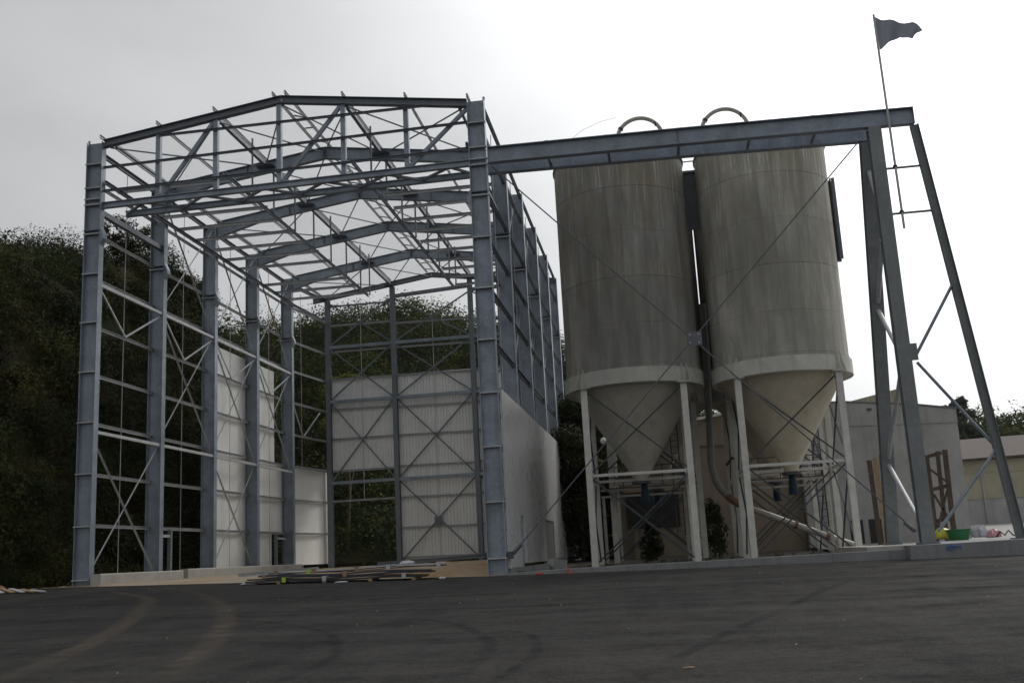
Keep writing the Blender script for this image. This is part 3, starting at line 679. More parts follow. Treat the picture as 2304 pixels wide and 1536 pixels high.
# ------------------------------------------------------------------ silos
def silo(cx, cy, R_, label, shell, cone, ring, ladder, front):
    s = thing('silo', label, 'silo', (cx, cy, .45), 'cement silos')
    def dn(z): return z
    zs = [8.75, 10.55, 12.6, 14.65, 16.7, 18.55]
    for i in range(5):
        r = R_-.004*(i % 2)
        MB().lathe([(r-.03, zs[i]+.004), (r, zs[i]+.004), (r, zs[i+1]-.016), (r-.012, zs[i+1]-.001), (r-.03, zs[i+1]-.001)], (cx, cy, 0), 72).build('shell_course', shell, s)
    MB().lathe([(R_+.06, 18.5), (R_+.06, 18.58), (R_*.5, 18.95), (.02, 19.15)], (cx, cy, 0), 48).build('roof', shell, s)
    MB().lathe([(R_-.05, 8.62), (R_+.03, 8.62), (R_+.03, 8.74), (R_-.05, 8.74)], (cx, cy, 0), 72).build('shell_band', shell, s)
    rg = MB().lathe([(R_-.1, 7.95), (R_+.11, 7.95), (R_+.11, 8.60), (R_-.1, 8.60)], (cx, cy, 0), 72).build('ring_beam', ring, s)
    MB().lathe([(R_-.05, 7.97), (R_-.35, 7.90), (R_-.45, 7.75), (.32, 4.15), (.32, 4.0), (.2, 4.0)], (cx, cy, 0), 56).build('cone', cone, s)
    MB().lathe([(.36, 3.86), (.42, 3.86), (.42, 3.98), (.30, 3.98)], (cx, cy, 0), 20).build('outlet_valve', 'dark_steel', s)
    sk = 0 if front != 1 else .12
    MB().lathe([(.13, 3.85), (.15, 3.7), (.19, 3.35), (.21, 3.02), (.19, 3.02)], (cx+sk, cy, 0), 14).build('outlet_sleeve', 'blue_fabric', s)
    c45 = R_*.7071+.01
    P = [(-1, -1), (1, -1), (1, 1), (-1, 1)]
    for sx, sy in P:
        x, y = cx+sx*c45, cy+sy*c45
        lg = MB().ext((x, y, .42), (x, y, 7.90), I(.27, .27, .02, .02), (0, 1, 0)).build('leg', 'white_paint', s)
        MB().box((x-.2, y-.2, .40), (x+.2, y+.2, .44)).build('base_plate', 'white_paint', lg)
        MB().box((x-.3, y-.3, 7.90), (x+.3, y+.3, 7.945)).build('cap_plate', ring, lg)
        for o in (-.14, .14):
            d = Vector((sx, sy, 0)).normalized(); t_ = Vector((-d.y, d.x, 0)); c0 = Vector((cx, cy, 0))+d*(R_+.10)+t_*o
            m = MB(); w = t_*.015
            for sg in (-1, 1): m.v += [tuple(c0+w*sg+V(0, 0, 7.95)), tuple(c0+d*.24+w*sg+V(0, 0, 7.95)), tuple(c0+d*.03+w*sg+V(0, 0, 8.78)), tuple(c0+w*sg+V(0, 0, 8.78))]
            m.f += [[0, 1, 2, 3], [7, 6, 5, 4], [0, 4, 5, 1], [1, 5, 6, 2], [2, 6, 7, 3], [3, 7, 4, 0]]
            m.build('rib_plate', ring, rg)
    for a, b in ((0, 1), (1, 2), (2, 3), (3, 0)):
        p = Vector((cx+P[a][0]*c45, cy+P[a][1]*c45, 0)); q_ = Vector((cx+P[b][0]*c45, cy+P[b][1]*c45, 0)); d = (q_-p).normalized(); p1 = p+d*.15; q1 = q_-d*.15
        mem('tie_beam', p1+V(0, 0, 4.2), q1+V(0, 0, 4.2), B(.1, .12), 'white_paint', s)
        for z0, z1 in ((7.75, 4.35), (4.05, .6)):
            mem('brace', p1+V(0, 0, z0), q1+V(0, 0, z1), L(.065), 'dark_steel', s); mem('brace', p1+V(0, 0, z1), q1+V(0, 0, z0), L(.065), 'dark_steel', s)
    if front:
        ax = cx+(1.17 if front == 1 else -1.36); rr = 1.08
        pts = [(ax-rr, cy, 18.7)]+[(ax-rr*math.cos(math.pi*i/20), cy, 19.95+rr*math.sin(math.pi*i/20)) for i in range(21)]+[(ax+rr, cy, 18.7)]
        pp = MB().tube(pts, .095, 12).build('fill_pipe', 'pale_pipe', s)
        for i in (4, 15):
            a = math.pi*i/20
            MB().ext((ax-rr*math.cos(a)-.05*math.sin(a), cy, 19.95+rr*math.sin(a)-.05), (ax-rr*math.cos(a)+.05*math.sin(a), cy, 19.95+rr*math.sin(a)+.05*math.cos(a)), T(.125, 12)).build('pipe_collar', 'dark_steel', pp)
    if ladder:
        a = -.05; x = cx+(R_+.12)*math.cos(a); y = cy+(R_+.12)*math.sin(a)
        ld = MB().box((x-.06, y-.28, 13.2), (x-.02, y+.28, 17.0)).build('ladder_backboard', 'dark_steel', s)
        for yy in (-.25, .25): MB().box((x, y+yy-.03, 13.2), (x+.14, y+yy+.03, 17.0)).build('ladder_rail', 'galv_dull', ld)
        for i in range(14): MB().ext((x+.07, y-.22, 13.4+i*.27), (x+.07, y+.22, 13.4+i*.27), T(.02, 6)).build('ladder_rung', 'galv_dull', ld)
    return s
silo(21.43, 9.0, 3.0, 'dark weathered silo standing nearest the hall wall, in the front row', 'silo_shell_dark', 'silo_cone_dirty', 'silo_ring_dirty', False, 1)
silo(27.92, 9.0, 2.93, 'paler stained silo in the front row nearest the A-shaped gantry legs', 'silo_shell_light', 'silo_cone', 'silo_ring', True, 2)
silo(22.02, 15.6, 2.95, 'silo mostly hidden behind the dark weathered front silo', 'silo_shell_dark', 'silo_cone_dirty', 'silo_ring_dirty', False, 0)
silo(27.92, 15.6, 2.9, 'silo whose cone shows behind the paler front silo', 'silo_shell_dark', 'silo_cone', 'silo_ring_dirty', False, 0)
# walkway between the silo tops
br = thing('silo_walkway', 'small steel walkway bridging the tops of the two front silos', 'walkway', (24.7, 9.5, 18.2))
MB().box((24.2, 8.9, 18.05), (25.2, 10.3, 18.15)).build('deck', 'galv_dull', br)
MB().box((24.42, 9.0, 15.3), (25.0, 9.06, 18.04)).build('screen_panel', 'dark_steel', br)
for y in (8.92, 10.28):
    for z in (18.6, 19.1): mem('rail', (24.2, y, z), (25.2, y, z), T(.025, 6), 'pale_pipe', br)
    for x in (24.22, 25.18): mem('post', (x, y, 18.15), (x, y, 19.1), T(.025, 6), 'pale_pipe', br)
# pipes
p1 = thing('down_pipe', 'grey vertical pipe between the silos curving to a rusty lower elbow', 'pipe', (24.9, 12.1, 2.9))
MB().tube([(24.96, 12.2, 12.5), (24.93, 12.2, 10.3), (24.7, 12.2, 4.95), (24.72, 12.2, 4.5), (24.85, 12.2, 3.95), (25.06, 12.2, 3.55), (25.3, 12.2, 3.28)], .17, 12).build('pipe_run', 'grey_pipe', p1)
MB().tube([(25.3, 12.2, 3.28), (25.55, 12.2, 3.03), (25.85, 12.2, 2.85)], .18, 12).build('elbow', 'rust', p1)
for z, x in ((9.2, 24.885), (6.9, 24.785)): MB().lathe([(.17, -.05), (.21, -.05), (.21, .05), (.17, .05)], (x, 12.2, z), 14).build('flange', 'grey_pipe', p1)
p2 = thing('conveying_pipe', 'pale diagonal pipe sloping down to the ground under the right silos', 'pipe', (28, 12.5, .7))
MB().tube([(25.86, 12.2, 2.85), (26.57, 12.4, 2.52), (28.3, 12.7, 1.78)], .15, 12).build('pipe_run', 'pale_pipe', p2)
MB().tube([(28.3, 12.7, 1.78), (29.7, 12.9, 1.2), (31.1, 13.0, .62)], .15, 12).build('pipe_run', 'pale_pipe', p2)
MB().ext((28.26, 12.69, 1.80), (28.36, 12.71, 1.76), T(.19, 14)).build('flange', 'rust', p2)
MB().ext((29.64, 12.89, 1.225), (29.76, 12.91, 1.175), T(.19, 14)).build('flange', 'rust', p2)
mem('stand', (29.7, 12.9, .55), (29.7, 12.9, 1.05), B(.1), 'pale_pipe', p2)
p3 = thing('red_pump', 'small rusty red blower with dark hoses between the silos', 'pump', (26.1, 12.6, 3.6))
MB().lathe([(.02, 3.9), (.16, 3.95), (.19, 4.2), (.16, 4.5), (.02, 4.55)], (26.1, 12.6, 0), 14).build('body', 'rust', p3)
MB().tube([(26.1, 12.6, 4.5), (26.0, 12.6, 4.9), (25.7, 12.6, 5.05), (25.4, 12.6, 4.7)], .06, 8).build('hose', 'rubber', p3)
mem('stand', (26.1, 12.6, .55), (26.1, 12.6, 3.92), B(.14), 'brown_steel', p3)
MB().lathe([(.05, 4.92), (.1, 4.95), (.1, 5.1), (.04, 5.15)], (26.12, 12.6, 0), 10).build('cap', 'pale_pipe', p3)
# steel work platforms under the silos
for cx, lab in ((21.43, 'steel access platform with caged ladder behind the dark front silo cone'), (27.92, 'steel pipe rack crossing behind the paler front silo cone')):
    pf = thing('access_platform', lab, 'platform', (cx, 12.3, 3.9))
    for z in (3.55, 3.85): mem('beam', (cx-2.0, 12.2, z), (cx+2.0, 12.2, z), B(.1), 'pale_pipe', pf)
    MB().box((cx-2.0, 12.3, 3.9), (cx+2.0, 13.3, 3.96)).build('deck', 'brown_steel', pf)
    for x in np.linspace(cx-1.9, cx+1.9, 5): mem('post', (x, 13.25, 3.96), (x, 13.25, 5.0), T(.025, 6), 'dark_steel', pf)
    for z in (4.5, 5.0): mem('rail', (cx-1.95, 13.25, z), (cx+1.95, 13.25, z), T(.025, 6), 'dark_steel', pf)
    for x in (cx+1.45, cx+1.8):
        mem('ladder_rail', (x, 12.25, 1.6), (x, 12.25, 7.4), T(.03, 6), 'dark_steel', pf)
    for i in range(18): mem('ladder_rung', (cx+1.47, 12.25, 1.8+i*.3), (cx+1.78, 12.25, 1.8+i*.3), T(.018, 6), 'dark_steel', pf)
    for x in (cx-1.9, cx+1.9): mem('leg', (x, 12.25, .5), (x, 12.25, 3.5), B(.14), 'pale_pipe', pf)
# yard lamp
lp = thing('yard_lamp', 'yard lamp with round white globe behind the dark silo', 'lamp', (19.9, 19.5, .9))
mem('post', (19.9, 19.5, .5), (19.9, 19.5, 6.4), T(.07, 10), 'pale_pipe', lp)
MB().tube([(19.9, 19.5, 6.4), (19.8, 19.5, 6.75), (19.55, 19.5, 6.9)], .05, 8).build('arm', 'dark_steel', lp)
MB().lathe([(.001, 6.80), (.14, 6.84), (.2, 6.98), (.14, 7.12), (.001, 7.17)], (19.35, 19.5, 0), 16).build('globe', 'lamp_glass', lp)

# ------------------------------------------------------------------ buildings behind
gb = thing('grey_warehouse', 'grey rendered warehouse gable with stained parapet behind the gantry legs', 'building', (35, 27, .8))
YB = 22.0
def wallpoly(name, pts, y0, y1, mat, parent):
    n = len(pts); vs = [(x, y0, z) for x, z in pts]+[(x, y1, z) for x, z in pts]
    fs = [tuple(range(n)), tuple(range(2*n-1, n-1, -1))]+[(i, n+i, n+(i+1) % n, (i+1) % n) for i in range(n)]
    return MB().add(vs, fs).build(name, mat, parent)
wallpoly('wall', [(30.1, .3), (38.55, .3), (38.62, 6.95), (33.0, 7.12), (30.1, 7.2)], YB, YB+.4, 'concrete_wall', gb)
wallpoly('parapet', [(30.1, 7.205), (33.0, 7.125), (38.62, 6.955), (38.62, 7.68), (36.5, 8.05), (32.9, 8.45), (30.1, 8.6)], YB-.06, YB+.4, 'concrete_wall', gb)
wallpoly('coping', [(30.1, 8.605), (32.9, 8.455), (36.5, 8.055), (38.66, 7.685), (38.66, 7.77), (36.5, 8.14), (32.9, 8.54), (30.1, 8.69)], YB-.12, YB+.45, 'door_grey', gb)
MB().box((38.2, YB+.41, .3), (38.6, YB+16, 7.5)).build('side_wall', 'concrete_wall', gb)
MB().box((30.1, YB+.41, .3), (30.5, YB+16, 8.2)).build('side_wall', 'concrete_wall', gb)
wallpoly('roof', [(30.1, 8.3), (38.6, 7.4), (38.6, 7.5), (30.1, 8.4)], YB+.46, YB+16, 'tile_roof', gb)
nsh = 9
for i in range(nsh):
    a = 31.2+i*.68
    za = interp(a, [(31.2, 8.7), (37.5, 9.93)]); zb2 = interp(a+.66, [(31.2, 8.7), (37.5, 9.93)])
    wallpoly('ridge_sheet', [(a, 8.15), (a+.66, 8.05), (a+.66, zb2), (a, za)], YB+6, YB+6.08, 'cream_wall', gb)
for x in (33.9, 34.9, 35.9): MB().box((x, YB-.16, 7.9), (x+.25, YB-.125, 8.05)).build('bracket', 'dark_steel', gb)
MB().box((32.3, YB-.02, .31), (33.0, YB-.005, 2.0)).build('dark_opening', 'rubber', gb); MB().box((33.3, YB-.02, .31), (34.2, YB-.005, 2.0)).build('dark_opening', 'rubber', gb)
bb = thing('beige_warehouse', 'low beige rendered building with dark doorway seen beneath the silos', 'building', (25, 26, .8))
wallpoly('wall', [(19.6, .3), (30.05, .3), (30.05, 8.9), (24.0, 8.05), (19.6, 5.3)], 23.0, 23.4, 'beige_wall', bb)
wallpoly('roof_edge', [(24.0, 8.055), (30.05, 8.905), (30.05, 9.05), (24.0, 8.2)], 22.7, 23.4, 'white_paint', bb)
wallpoly('base_band', [(19.6, .31), (30.05, .31), (30.05, 4.9), (19.6, 4.9)], 22.90, 22.99, 'beige_wall', bb)
MB().box((24.0, 22.86, 6.65), (30.05, 22.99, 6.72)).build('string_course', 'beige_wall', bb)
wallpoly('dark_doorway', [(20.2, 2.2), (23.2, 2.2), (23.2, 4.25), (20.2, 4.25)], 22.80, 22.895, 'rubber', bb)
MB().box((20.0, 22.78, 4.26), (23.4, 22.89, 4.5)).build('lintel', 'timber', bb)
for x in (20.5, 21.6): MB().box((x, 22.7, .35), (x+.3, 22.89, 2.19)).build('pier', 'beige_wall', bb)
MB().box((19.6, 23.41, .3), (30.05, 36, 5.2)).build('rear_block', 'beige_wall', bb)
yb = thing('cream_warehouse', 'long cream warehouse with brown tiled roof at the far right', 'building', (52, 52, 1.9))
y0 = 50.0
MB().box((44, y0, 3.55), (62, y0+.4, 6.6)).build('upper_wall', 'cream_wall', yb)
MB().box((44, y0+.05, 1.0), (62, y0+.4, 3.54)).build('lower_wall', 'concrete_wall', yb)
for x in (44.2, 47.5, 51.2, 55): MB().box((x, y0-.1, 1.0), (x+.18, y0-.005, 6.0)).build('drain_pipe', 'concrete_wall', yb)
for i in range(4): MB().box((44+i*4.5, y0-.06, 5.6+i*.02), (48.45+i*4.5, y0-.01, 5.72+i*.02)).build('gutter', 'cream_wall', yb)
m = MB(); vs = [(43.6, y0-.6, 6.55), (62.4, y0-.6, 6.85), (62.4, y0+7, 9.0), (43.6, y0+7, 8.7), (43.6, y0-.6, 6.7), (62.4, y0-.6, 7.0), (62.4, y0+7, 9.15), (43.6, y0+7, 8.85)]
m.add(vs, [(0, 3, 2, 1), (4, 5, 6, 7), (0, 1, 5, 4), (1, 2, 6, 5), (2, 3, 7, 6), (3, 0, 4, 7)]).build('roof', 'tile_roof', yb)
MB().box((44, y0+.45, 1.0), (62, y0+13, 6.5)).build('rear_block', 'cream_wall', yb)

# rusty lattice frame leaning by the warehouse
lf = thing('lattice_frame', 'brown rusty steel lattice panel standing in front of the grey warehouse', 'steel frame', (34.8, 12, .6))
for (a, b, w) in (((34.30, .5), (34.34, 4.55), .16), ((35.05, .5), (35.15, 4.75), .2), ((34.72, .5), (34.82, 4.7), .16)): mem('upright', (a[0], 12, a[1]), (b[0], 12, b[1]), B(w, .12), 'brown_steel', lf, (0, 1, 0))
for z in (1.6, 3.0, 4.5): mem('cross_bar', (34.40, 12.02, z), (35.0, 12.02, z+.12), B(.1, .16), 'brown_steel', lf)
for (x0_, z0, x1_, z1) in ((34.4, 3.9, 35.05, 3.3), (34.4, 1.3, 35.0, 2.9), (34.4, 2.8, 35.05, 1.4)): mem('diagonal', (x0_, 11.95, z0), (x1_, 11.95, z1), B(.1, .08), 'brown_steel', lf)
MB().box((35.18, 11.95, .5), (35.5, 12.05, 4.7)).build('back_board', 'concrete_wall', lf)
for i, (x, z, mt, lab) in enumerate(((31.85, 4.5, 'brown_steel', 'dark brown upright steel plank, leftmost of the three behind the rear gantry leg'), (32.12, 4.6, 'timber', 'tan upright timber plank, middle of the three behind the rear gantry leg'), (32.40, 4.7, 'rust', 'reddish rusty upright plank, rightmost of the three behind the rear gantry leg'))):
    tag(MB().ext((x, 12, .5), (x-.02, 12.25, z), [(-.11, -.05), (.11, -.05), (.11, -.035), (-.08, -.035), (-.08, .05), (-.11, .05)], (0, 1, 0)).build('plank', mt), lab, 'plank', 'upright planks')

# small things on the slab
tub = thing('plastic_tub', 'round green plastic tub on the slab right of the gantry leg', 'tub', (33.2, 4.5, .74))
MB().lathe([(.01, .745), (.36, .745), (.44, 1.12), (.47, 1.13), (.47, 1.16), (.42, 1.16), (.34, .78), (.01, .78)], (33.25, 4.5, 0), 24).build('bowl', 'green_plastic', tub)
for s in (-1, 1): MB().ext((33.25+s*.46, 4.42, 1.14), (33.25+s*.46, 4.58, 1.14), T(.03, 6)).build('handle', 'green_plastic', tub)
def lump(name, c, r, mat, label, cat, seed, flat=.6):
    rg_ = random.Random(seed); m = MB(); prof = []; vs = []; nu, nv = 14, 8
    for j in range(nv+1):
        ph = -math.pi/2+math.pi*j/nv
        for i in range(nu):
            th = 2*math.pi*i/nu; k = 1+.22*math.sin(3*th+seed)*math.cos(ph)+.15*math.sin(5*th+2*ph+seed*2)+rg_.uniform(-.06, .06)
            vs.append((c[0]+r[0]*k*math.cos(th)*math.cos(ph), c[1]+r[1]*k*math.sin(th)*math.cos(ph), c[2]+max(-r[2]*flat, r[2]*k*math.sin(ph))))
    fs = [(j*nu+i, j*nu+(i+1) % nu, (j+1)*nu+(i+1) % nu, (j+1)*nu+i) for j in range(nv) for i in range(nu)]
    m.add(vs, fs); m.sm = True
    return tag(m.build(name, mat), label, cat)
lump('sack', (32.72, 4.6, .98), (.32, .25, .24), 'yellow_plastic', 'yellow plastic sack lying beside the green tub', 'sack', 3)
lump('sack', (34.1, 4.6, .98), (.3, .25, .28), 'white_plastic', 'crumpled white plastic sack right of the green tub', 'sack', 5)
lump('sack', (34.5, 4.5, .90), (.26, .2, .19), 'pink_plastic', 'pink plastic bag between white sack and black hose', 'bag', 8)
tag(MB().tube([(34.6, 4.4, .80), (34.75, 4.4, 1.0), (34.9, 4.4, .85), (35.05, 4.4, 1.02), (35.2, 4.4, .84), (35.45, 4.4, .80), (35.6, 4.4, .92), (35.7, 4.4, 1.0)], .03, 8).build('hose', 'rubber'), 'black coiled hose on the slab by the pink bag', 'hose')
lump('sack', (38.3, 6.0, .93), (.55, .4, .28), 'white_plastic', 'white plastic sheet bundle far right beside the inclined gantry leg', 'bundle', 11)
# traffic cone and red scrap
tc_ = thing('marker_cone', 'small orange-red marker cone standing at the kerb left of the silos', 'cone', (18.9, -1.0, .33))
zc = GA(18.9, -1.0)
MB().lathe([(.01, zc+.005), (.10, zc+.005), (.10, zc+.03), (.065, zc+.035), (.018, zc+.23), (.005, zc+.24)], (18.9, -1.0, 0), 16).build('cone_body', 'red_plastic', tc_)
lump('scrap', (17.85, -.95, GA(17.85, -.95)+.03), (.13, .07, .05), 'red_plastic', 'flattened red plastic scrap on the asphalt near the kerb', 'scrap', 21)
lump('scrap', (22.43, -25.3, GA(22.43, -25.3)+.012), (.07, .02, .012), 'timber', 'small tan splinter lying alone on the foreground asphalt', 'scrap', 23)
# concrete blocks by the hall wall
for i, (x, y, z, sx, sy, sz, lab) in enumerate(((17.7, 1.6, .36, .55, .5, .32, 'weathered concrete block on the kerb strip beside the hall wall'), (18.35, 1.7, .36, .45, .5, .45, 'dark square concrete block right beside the dark silo leg'))):
    m = MB().box((x-sx/2, y-sy/2, z), (x+sx/2, y+sy/2, z+sz)); tag(m.build('concrete_block', 'concrete_kerb'), lab, 'block', 'concrete blocks')

# ------------------------------------------------------------------ stacked sheet packs in front of the hall
def gz(x, y): return GA(x, y)
def pack(name, x0, x1, y, w, z, h, tilt, mats, label, straps, skew=.12):
    t = thing(name, label, 'sheet pack', ((x0+x1)/2, y, z), 'stacked sheet packs'); nl = len(mats)
    for i, mt in enumerate(mats):
        dx = random.uniform(-.12, .12); za = z+h*i/nl; zb_ = z+h*(i+1)/nl-.006; m = MB(); ys_ = (y-w/2-random.uniform(0, .05), y+w/2); n = 12; vs = []
        for k in range(n+1):
            u = k/n; x = x0+dx+(x1-x0)*u; sag = .025*math.sin(u*math.pi*3+i)+tilt*u
            for yy in (ys_[0]+skew*u*4, ys_[1]+skew*u*4): vs += [(x, yy, za+sag), (x, yy, zb_+sag)]
        fs = []
        for k in range(n):
            b = k*4; fs += [(b, b+4, b+5, b+1), (b+2, b+3, b+7, b+6), (b+1, b+5, b+7, b+3), (b, b+2, b+6, b+4)]
        fs += [(0, 1, 3, 2), (n*4, n*4+2, n*4+3, n*4+1)]
        m.add(vs, fs).build('sheet', mt, t)
    for u, mt in straps:
        x = x0+(x1-x0)*u; sag = tilt*u; yy = y+skew*u*4
        m = MB().box((x-.07, yy-w/2-.09, z+sag-.01), (x+.07, yy-w/2-.055, z+h+sag+.03)); m.box((x-.09, yy-w/2-.09, z+h+sag+.03), (x+.09, yy+w/2, z+h+sag+.04)); m.build('strap', mt, t)
    return t
for x in (8.9, 10.5, 12.1, 13.6):
    yb_ = -1.75+.12*4*(x-8.2)/6; z = gz(x, yb_)
    tag(MB().box((x-.06, yb_-.5, z-.02), (x+.06, yb_+.5, z+.085)).build('timber_bearer', 'timber'), '%s timber bearer under the lowest pack of sheets' % {8.9: 'leftmost', 10.5: 'second from left', 12.1: 'third from left', 13.6: 'rightmost'}[x], 'bearer', 'timber bearers')
pack('sheet_pack', 7.75, 13.9, -1.75, 1.0, .60, .11, -.10, ['black_film', 'black_film'], 'lowest dark pack of cladding sheets lying on the asphalt', [(.22, 'lime'), (.45, 'white_plastic'), (.9, 'white_plastic')])
pack('sheet_pack', 8.2, 14.1, -1.5, .95, .69, .13, -.05, ['black_film', 'navy_film'], 'middle black pack of cladding sheets in the stack', [(.5, 'timber'), (.02, 'timber')])
pack('sheet_pack', 8.5, 14.6, -1.4, .85, .81, .11, .03, ['black_film', 'navy_film', 'white_plastic'], 'topmost white and navy pack of cladding sheets in the stack', [(.03, 'timber'), (.22, 'lime'), (.25, 'timber'), (.5, 'timber'), (.68, 'white_plastic'), (.97, 'white_plastic')])
lump('plastic_wrap', (13.2, -1.05, 1.0), (.22, .16, .08), 'white_plastic', 'crumpled white plastic wrap on top of the sheet stack', 'plastic wrap', 31)
lump('plastic_wrap', (7.75, -2.1, GA(7.75, -2.1)+.03), (.28, .15, .05), 'white_plastic', 'torn white plastic wrap at the left end of the sheet stack', 'plastic wrap', 33)
lump('plastic_wrap', (14.6, -1.7, GA(14.6, -1.7)+.03), (.11, .08, .05), 'white_plastic', 'small white scrap on the asphalt right of the sheet stack', 'scrap', 35)
lump('plastic_wrap', (11.2, -2.3, GA(11.2, -2.3)+.02), (.2, .08, .03), 'white_plastic', 'white plastic rag in front of the sheet stack', 'scrap', 37)
for i, (x0_, x1_, y, z, lab) in enumerate(((11.0, 14.6, 3.2, 1.0, 'long grey steel section on the sandy floor behind the stack, front one'), (10.6, 15.2, 4.4, 1.02, 'long grey steel section on the sandy floor behind the stack, middle one'), (5.9, 8.9, 1.4, .86, 'pale steel section lying left of the sheet stack on the sand'))):
    tag(mem('steel_section', (x0_, y, z), (x1_, y+.7, z+.1), C(.14, .09), 'galv_light' if i == 2 else 'galv_dull', None), lab, 'steel section', 'loose steel sections')
for i in range(5):
    x = -1.1+i*.42; y = -3.0-.05*i; z = GA(x, y)
    tag(MB().ext((x-.5, y+.3, z+.22-.03*i), (x+.5, y-.5, z+.03), B(.16, .035)).build('board', 'white_plastic' if i % 2 == 0 else 'timber'), ['tilted white board, leftmost of the debris at the left edge', 'brown board, second in the debris at the left edge', 'white board in the middle of the left-edge debris', 'brown board, fourth in the debris at the left edge', 'white board, rightmost of the debris at the left edge'][i], 'board', 'debris boards')
lump('rubble', (-1.6, -2.6, GA(-1.6, -2.6)+.1), (.5, .3, .2), 'rust', 'reddish heap of rubble under the left-edge boards', 'rubble', 41)
# loose grit on the asphalt
vs = []; fs = []
for i in range(120):
    x = random.uniform(4, 34); y = random.uniform(-27, -2); r = random.uniform(.006, .02); z = GA(x, y); b = len(vs)
    vs += [(x-r, y, z), (x, y-r, z), (x+r, y, z), (x, y+r*.8, z), (x, y, z+r*.9)]; fs += [(b, b+1, b+4), (b+1, b+2, b+4), (b+2, b+3, b+4), (b+3, b, b+4)]
gt = MB().add(vs, fs).build('loose_grit', 'stone'); gt['kind'] = 'stuff'; gt['label'] = 'scattered pale grit on the asphalt'; gt['category'] = 'gravel'

# ------------------------------------------------------------------ vegetation
def leaves(cent, rad, per, size, tints, flatten=1.0, shell=.55):
    """leaf quads spread through the shells of many ellipsoid clumps"""
    cent = np.asarray(cent); n = len(cent); N = n*per
    ci = np.repeat(np.arange(n), per)
    d = rng.normal(size=(N, 3)); d /= np.linalg.norm(d, axis=1)[:, None]
    lob = 1+.28*np.sin(d[:, 0]*4.1+ci*1.7)*np.cos(d[:, 1]*5.3+ci*.9)+.18*np.sin(d[:, 2]*7+ci*2.3)
    rr = (shell+(1-shell)*rng.random(N)**.7)*lob
    r = np.asarray(rad)[ci]
    p = cent[ci]+d*rr[:, None]*r
    nrm_ = d+rng.normal(size=(N, 3))*.5+np.array([0, 0, .25]); nrm_ /= np.linalg.norm(nrm_, axis=1)[:, None]
    a = np.cross(nrm_, rng.normal(size=(N, 3))); a /= np.linalg.norm(a, axis=1)[:, None]; b = np.cross(nrm_, a)
    s = (size[0]+(size[1]-size[0])*rng.random(N))[:, None]
    v = np.stack([p-a*s, p-b*s*.48+nrm_*s*.12, p+a*s, p+b*s*.48+nrm_*s*.12], 1).reshape(-1, 3)
    t = np.asarray(tints)[ci]*(.85+.3*rng.random(N))[:, None]
    t = np.repeat(t, 4, 0)
    return v, t
def leafmesh(name, parts, parent=None):
    v = np.concatenate([a for a, b in parts]); t = np.concatenate([b for a, b in parts]); n = len(v)//4
    me = bpy.data.meshes.new('mesh'); me.vertices.add(len(v)); me.vertices.foreach_set('co', v.astype(np.float32).ravel())
    me.loops.add(n*4); me.loops.foreach_set('vertex_index', np.arange(n*4, dtype=np.int32))
    me.polygons.add(n); me.polygons.foreach_set('loop_start', np.arange(0, n*4, 4, dtype=np.int32)); me.polygons.foreach_set('loop_total', np.full(n, 4, dtype=np.int32))
    at = me.color_attributes.new('tint', 'FLOAT_COLOR', 'POINT'); at.data.foreach_set('color', np.concatenate([t, np.ones((len(t), 1))], 1).astype(np.float32).ravel())
    me.update(calc_edges=True); me.materials.append(MATS['leaf'])
    o = bpy.data.objects.new(name, me); COL.objects.link(o)
    if parent: o.parent = parent
    return o
def tints(n, palette, var=.2):
    pal = np.asarray(palette); return pal[rng.integers(0, len(pal), n)]*(1+var*rng.normal(size=(n, 1))).clip(.5, 1.6)
DK = [(.020, .028, .008), (.030, .032, .008), (.016, .026, .009), (.038, .034, .010), (.024, .028, .006), (.036, .042, .009)]
MD = [(.046, .062, .018), (.038, .055, .020), (.064, .075, .022), (.032, .048, .020), (.074, .080, .022)]
def scatter(x0, x1, y0, y1, sp, cond):
    out = []
    for x in np.arange(x0, x1, sp):
        for y in np.arange(y0, y1, sp):
            X = x+rng.uniform(-.5, .5)*sp; Y = y+rng.uniform(-.5, .5)*sp
            if cond(X, Y): out.append((X, Y, TZ(X, Y)))
    return out
# left bank: clumps spread evenly over the steep surface
def bank_points(n, x0, x1, y0, y1, cond):
    out = []
    while len(out) < n:
        X = rng.uniform(x0, x1); Y = rng.uniform(y0, y1)
        if not cond(X, Y): continue
        z = TZ(X, Y); gx = (TZ(X-.4, Y)-z)/.4; gy = (TZ(X, Y+.4)-z)/.4
        if rng.random() < math.sqrt(1+gx*gx+gy*gy)/5: out.append((X, Y, z))
    return np.array(out)
c = bank_points(1500, -22, -1.4, -9, 36, lambda X, Y: foot(Y)-13 < X < foot(Y)-.05 and X < 1-.35*(Y+12) or (foot(Y)-9 < X < foot(Y)-.05 and Y > 0))
pat = np.sin(c[:, 1]*.55+c[:, 2]*.4)*np.sin(c[:, 0]*.5+c[:, 2]*.31+1.3)
r = (rng.uniform(.5, 1.25, len(c))*(1+.45*(rng.random(len(c)) < .25)))[:, None]*np.array([[1, 1, .9]])
c[:, 2] += r[:, 2]*.15
b1 = leaves(c, r, 330, (.045, .11), tints(len(c), DK, .3)*(1+.45*pat[:, None]))
mc = bank_points(85, -20, -2.5, -6, 34, lambda X, Y: foot(Y)-11 < X < foot(Y)-.6)
mr = rng.uniform(1.1, 1.9, len(mc))[:, None]*np.array([[1, 1, .95]]); mc[:, 0] += .35; mc[:, 2] += .3
mnd = leaves(mc, mr, 900, (.05, .11), tints(len(mc), [(.030, .042, .010), (.044, .048, .012), (.024, .036, .012), (.052, .050, .014), (.020, .030, .010)], .25))
gc = np.array([(foot(y)+rng.uniform(-.3, .5), y, .85+rng.uniform(0, .3)) for y in np.linspace(-8, 34, 120)])
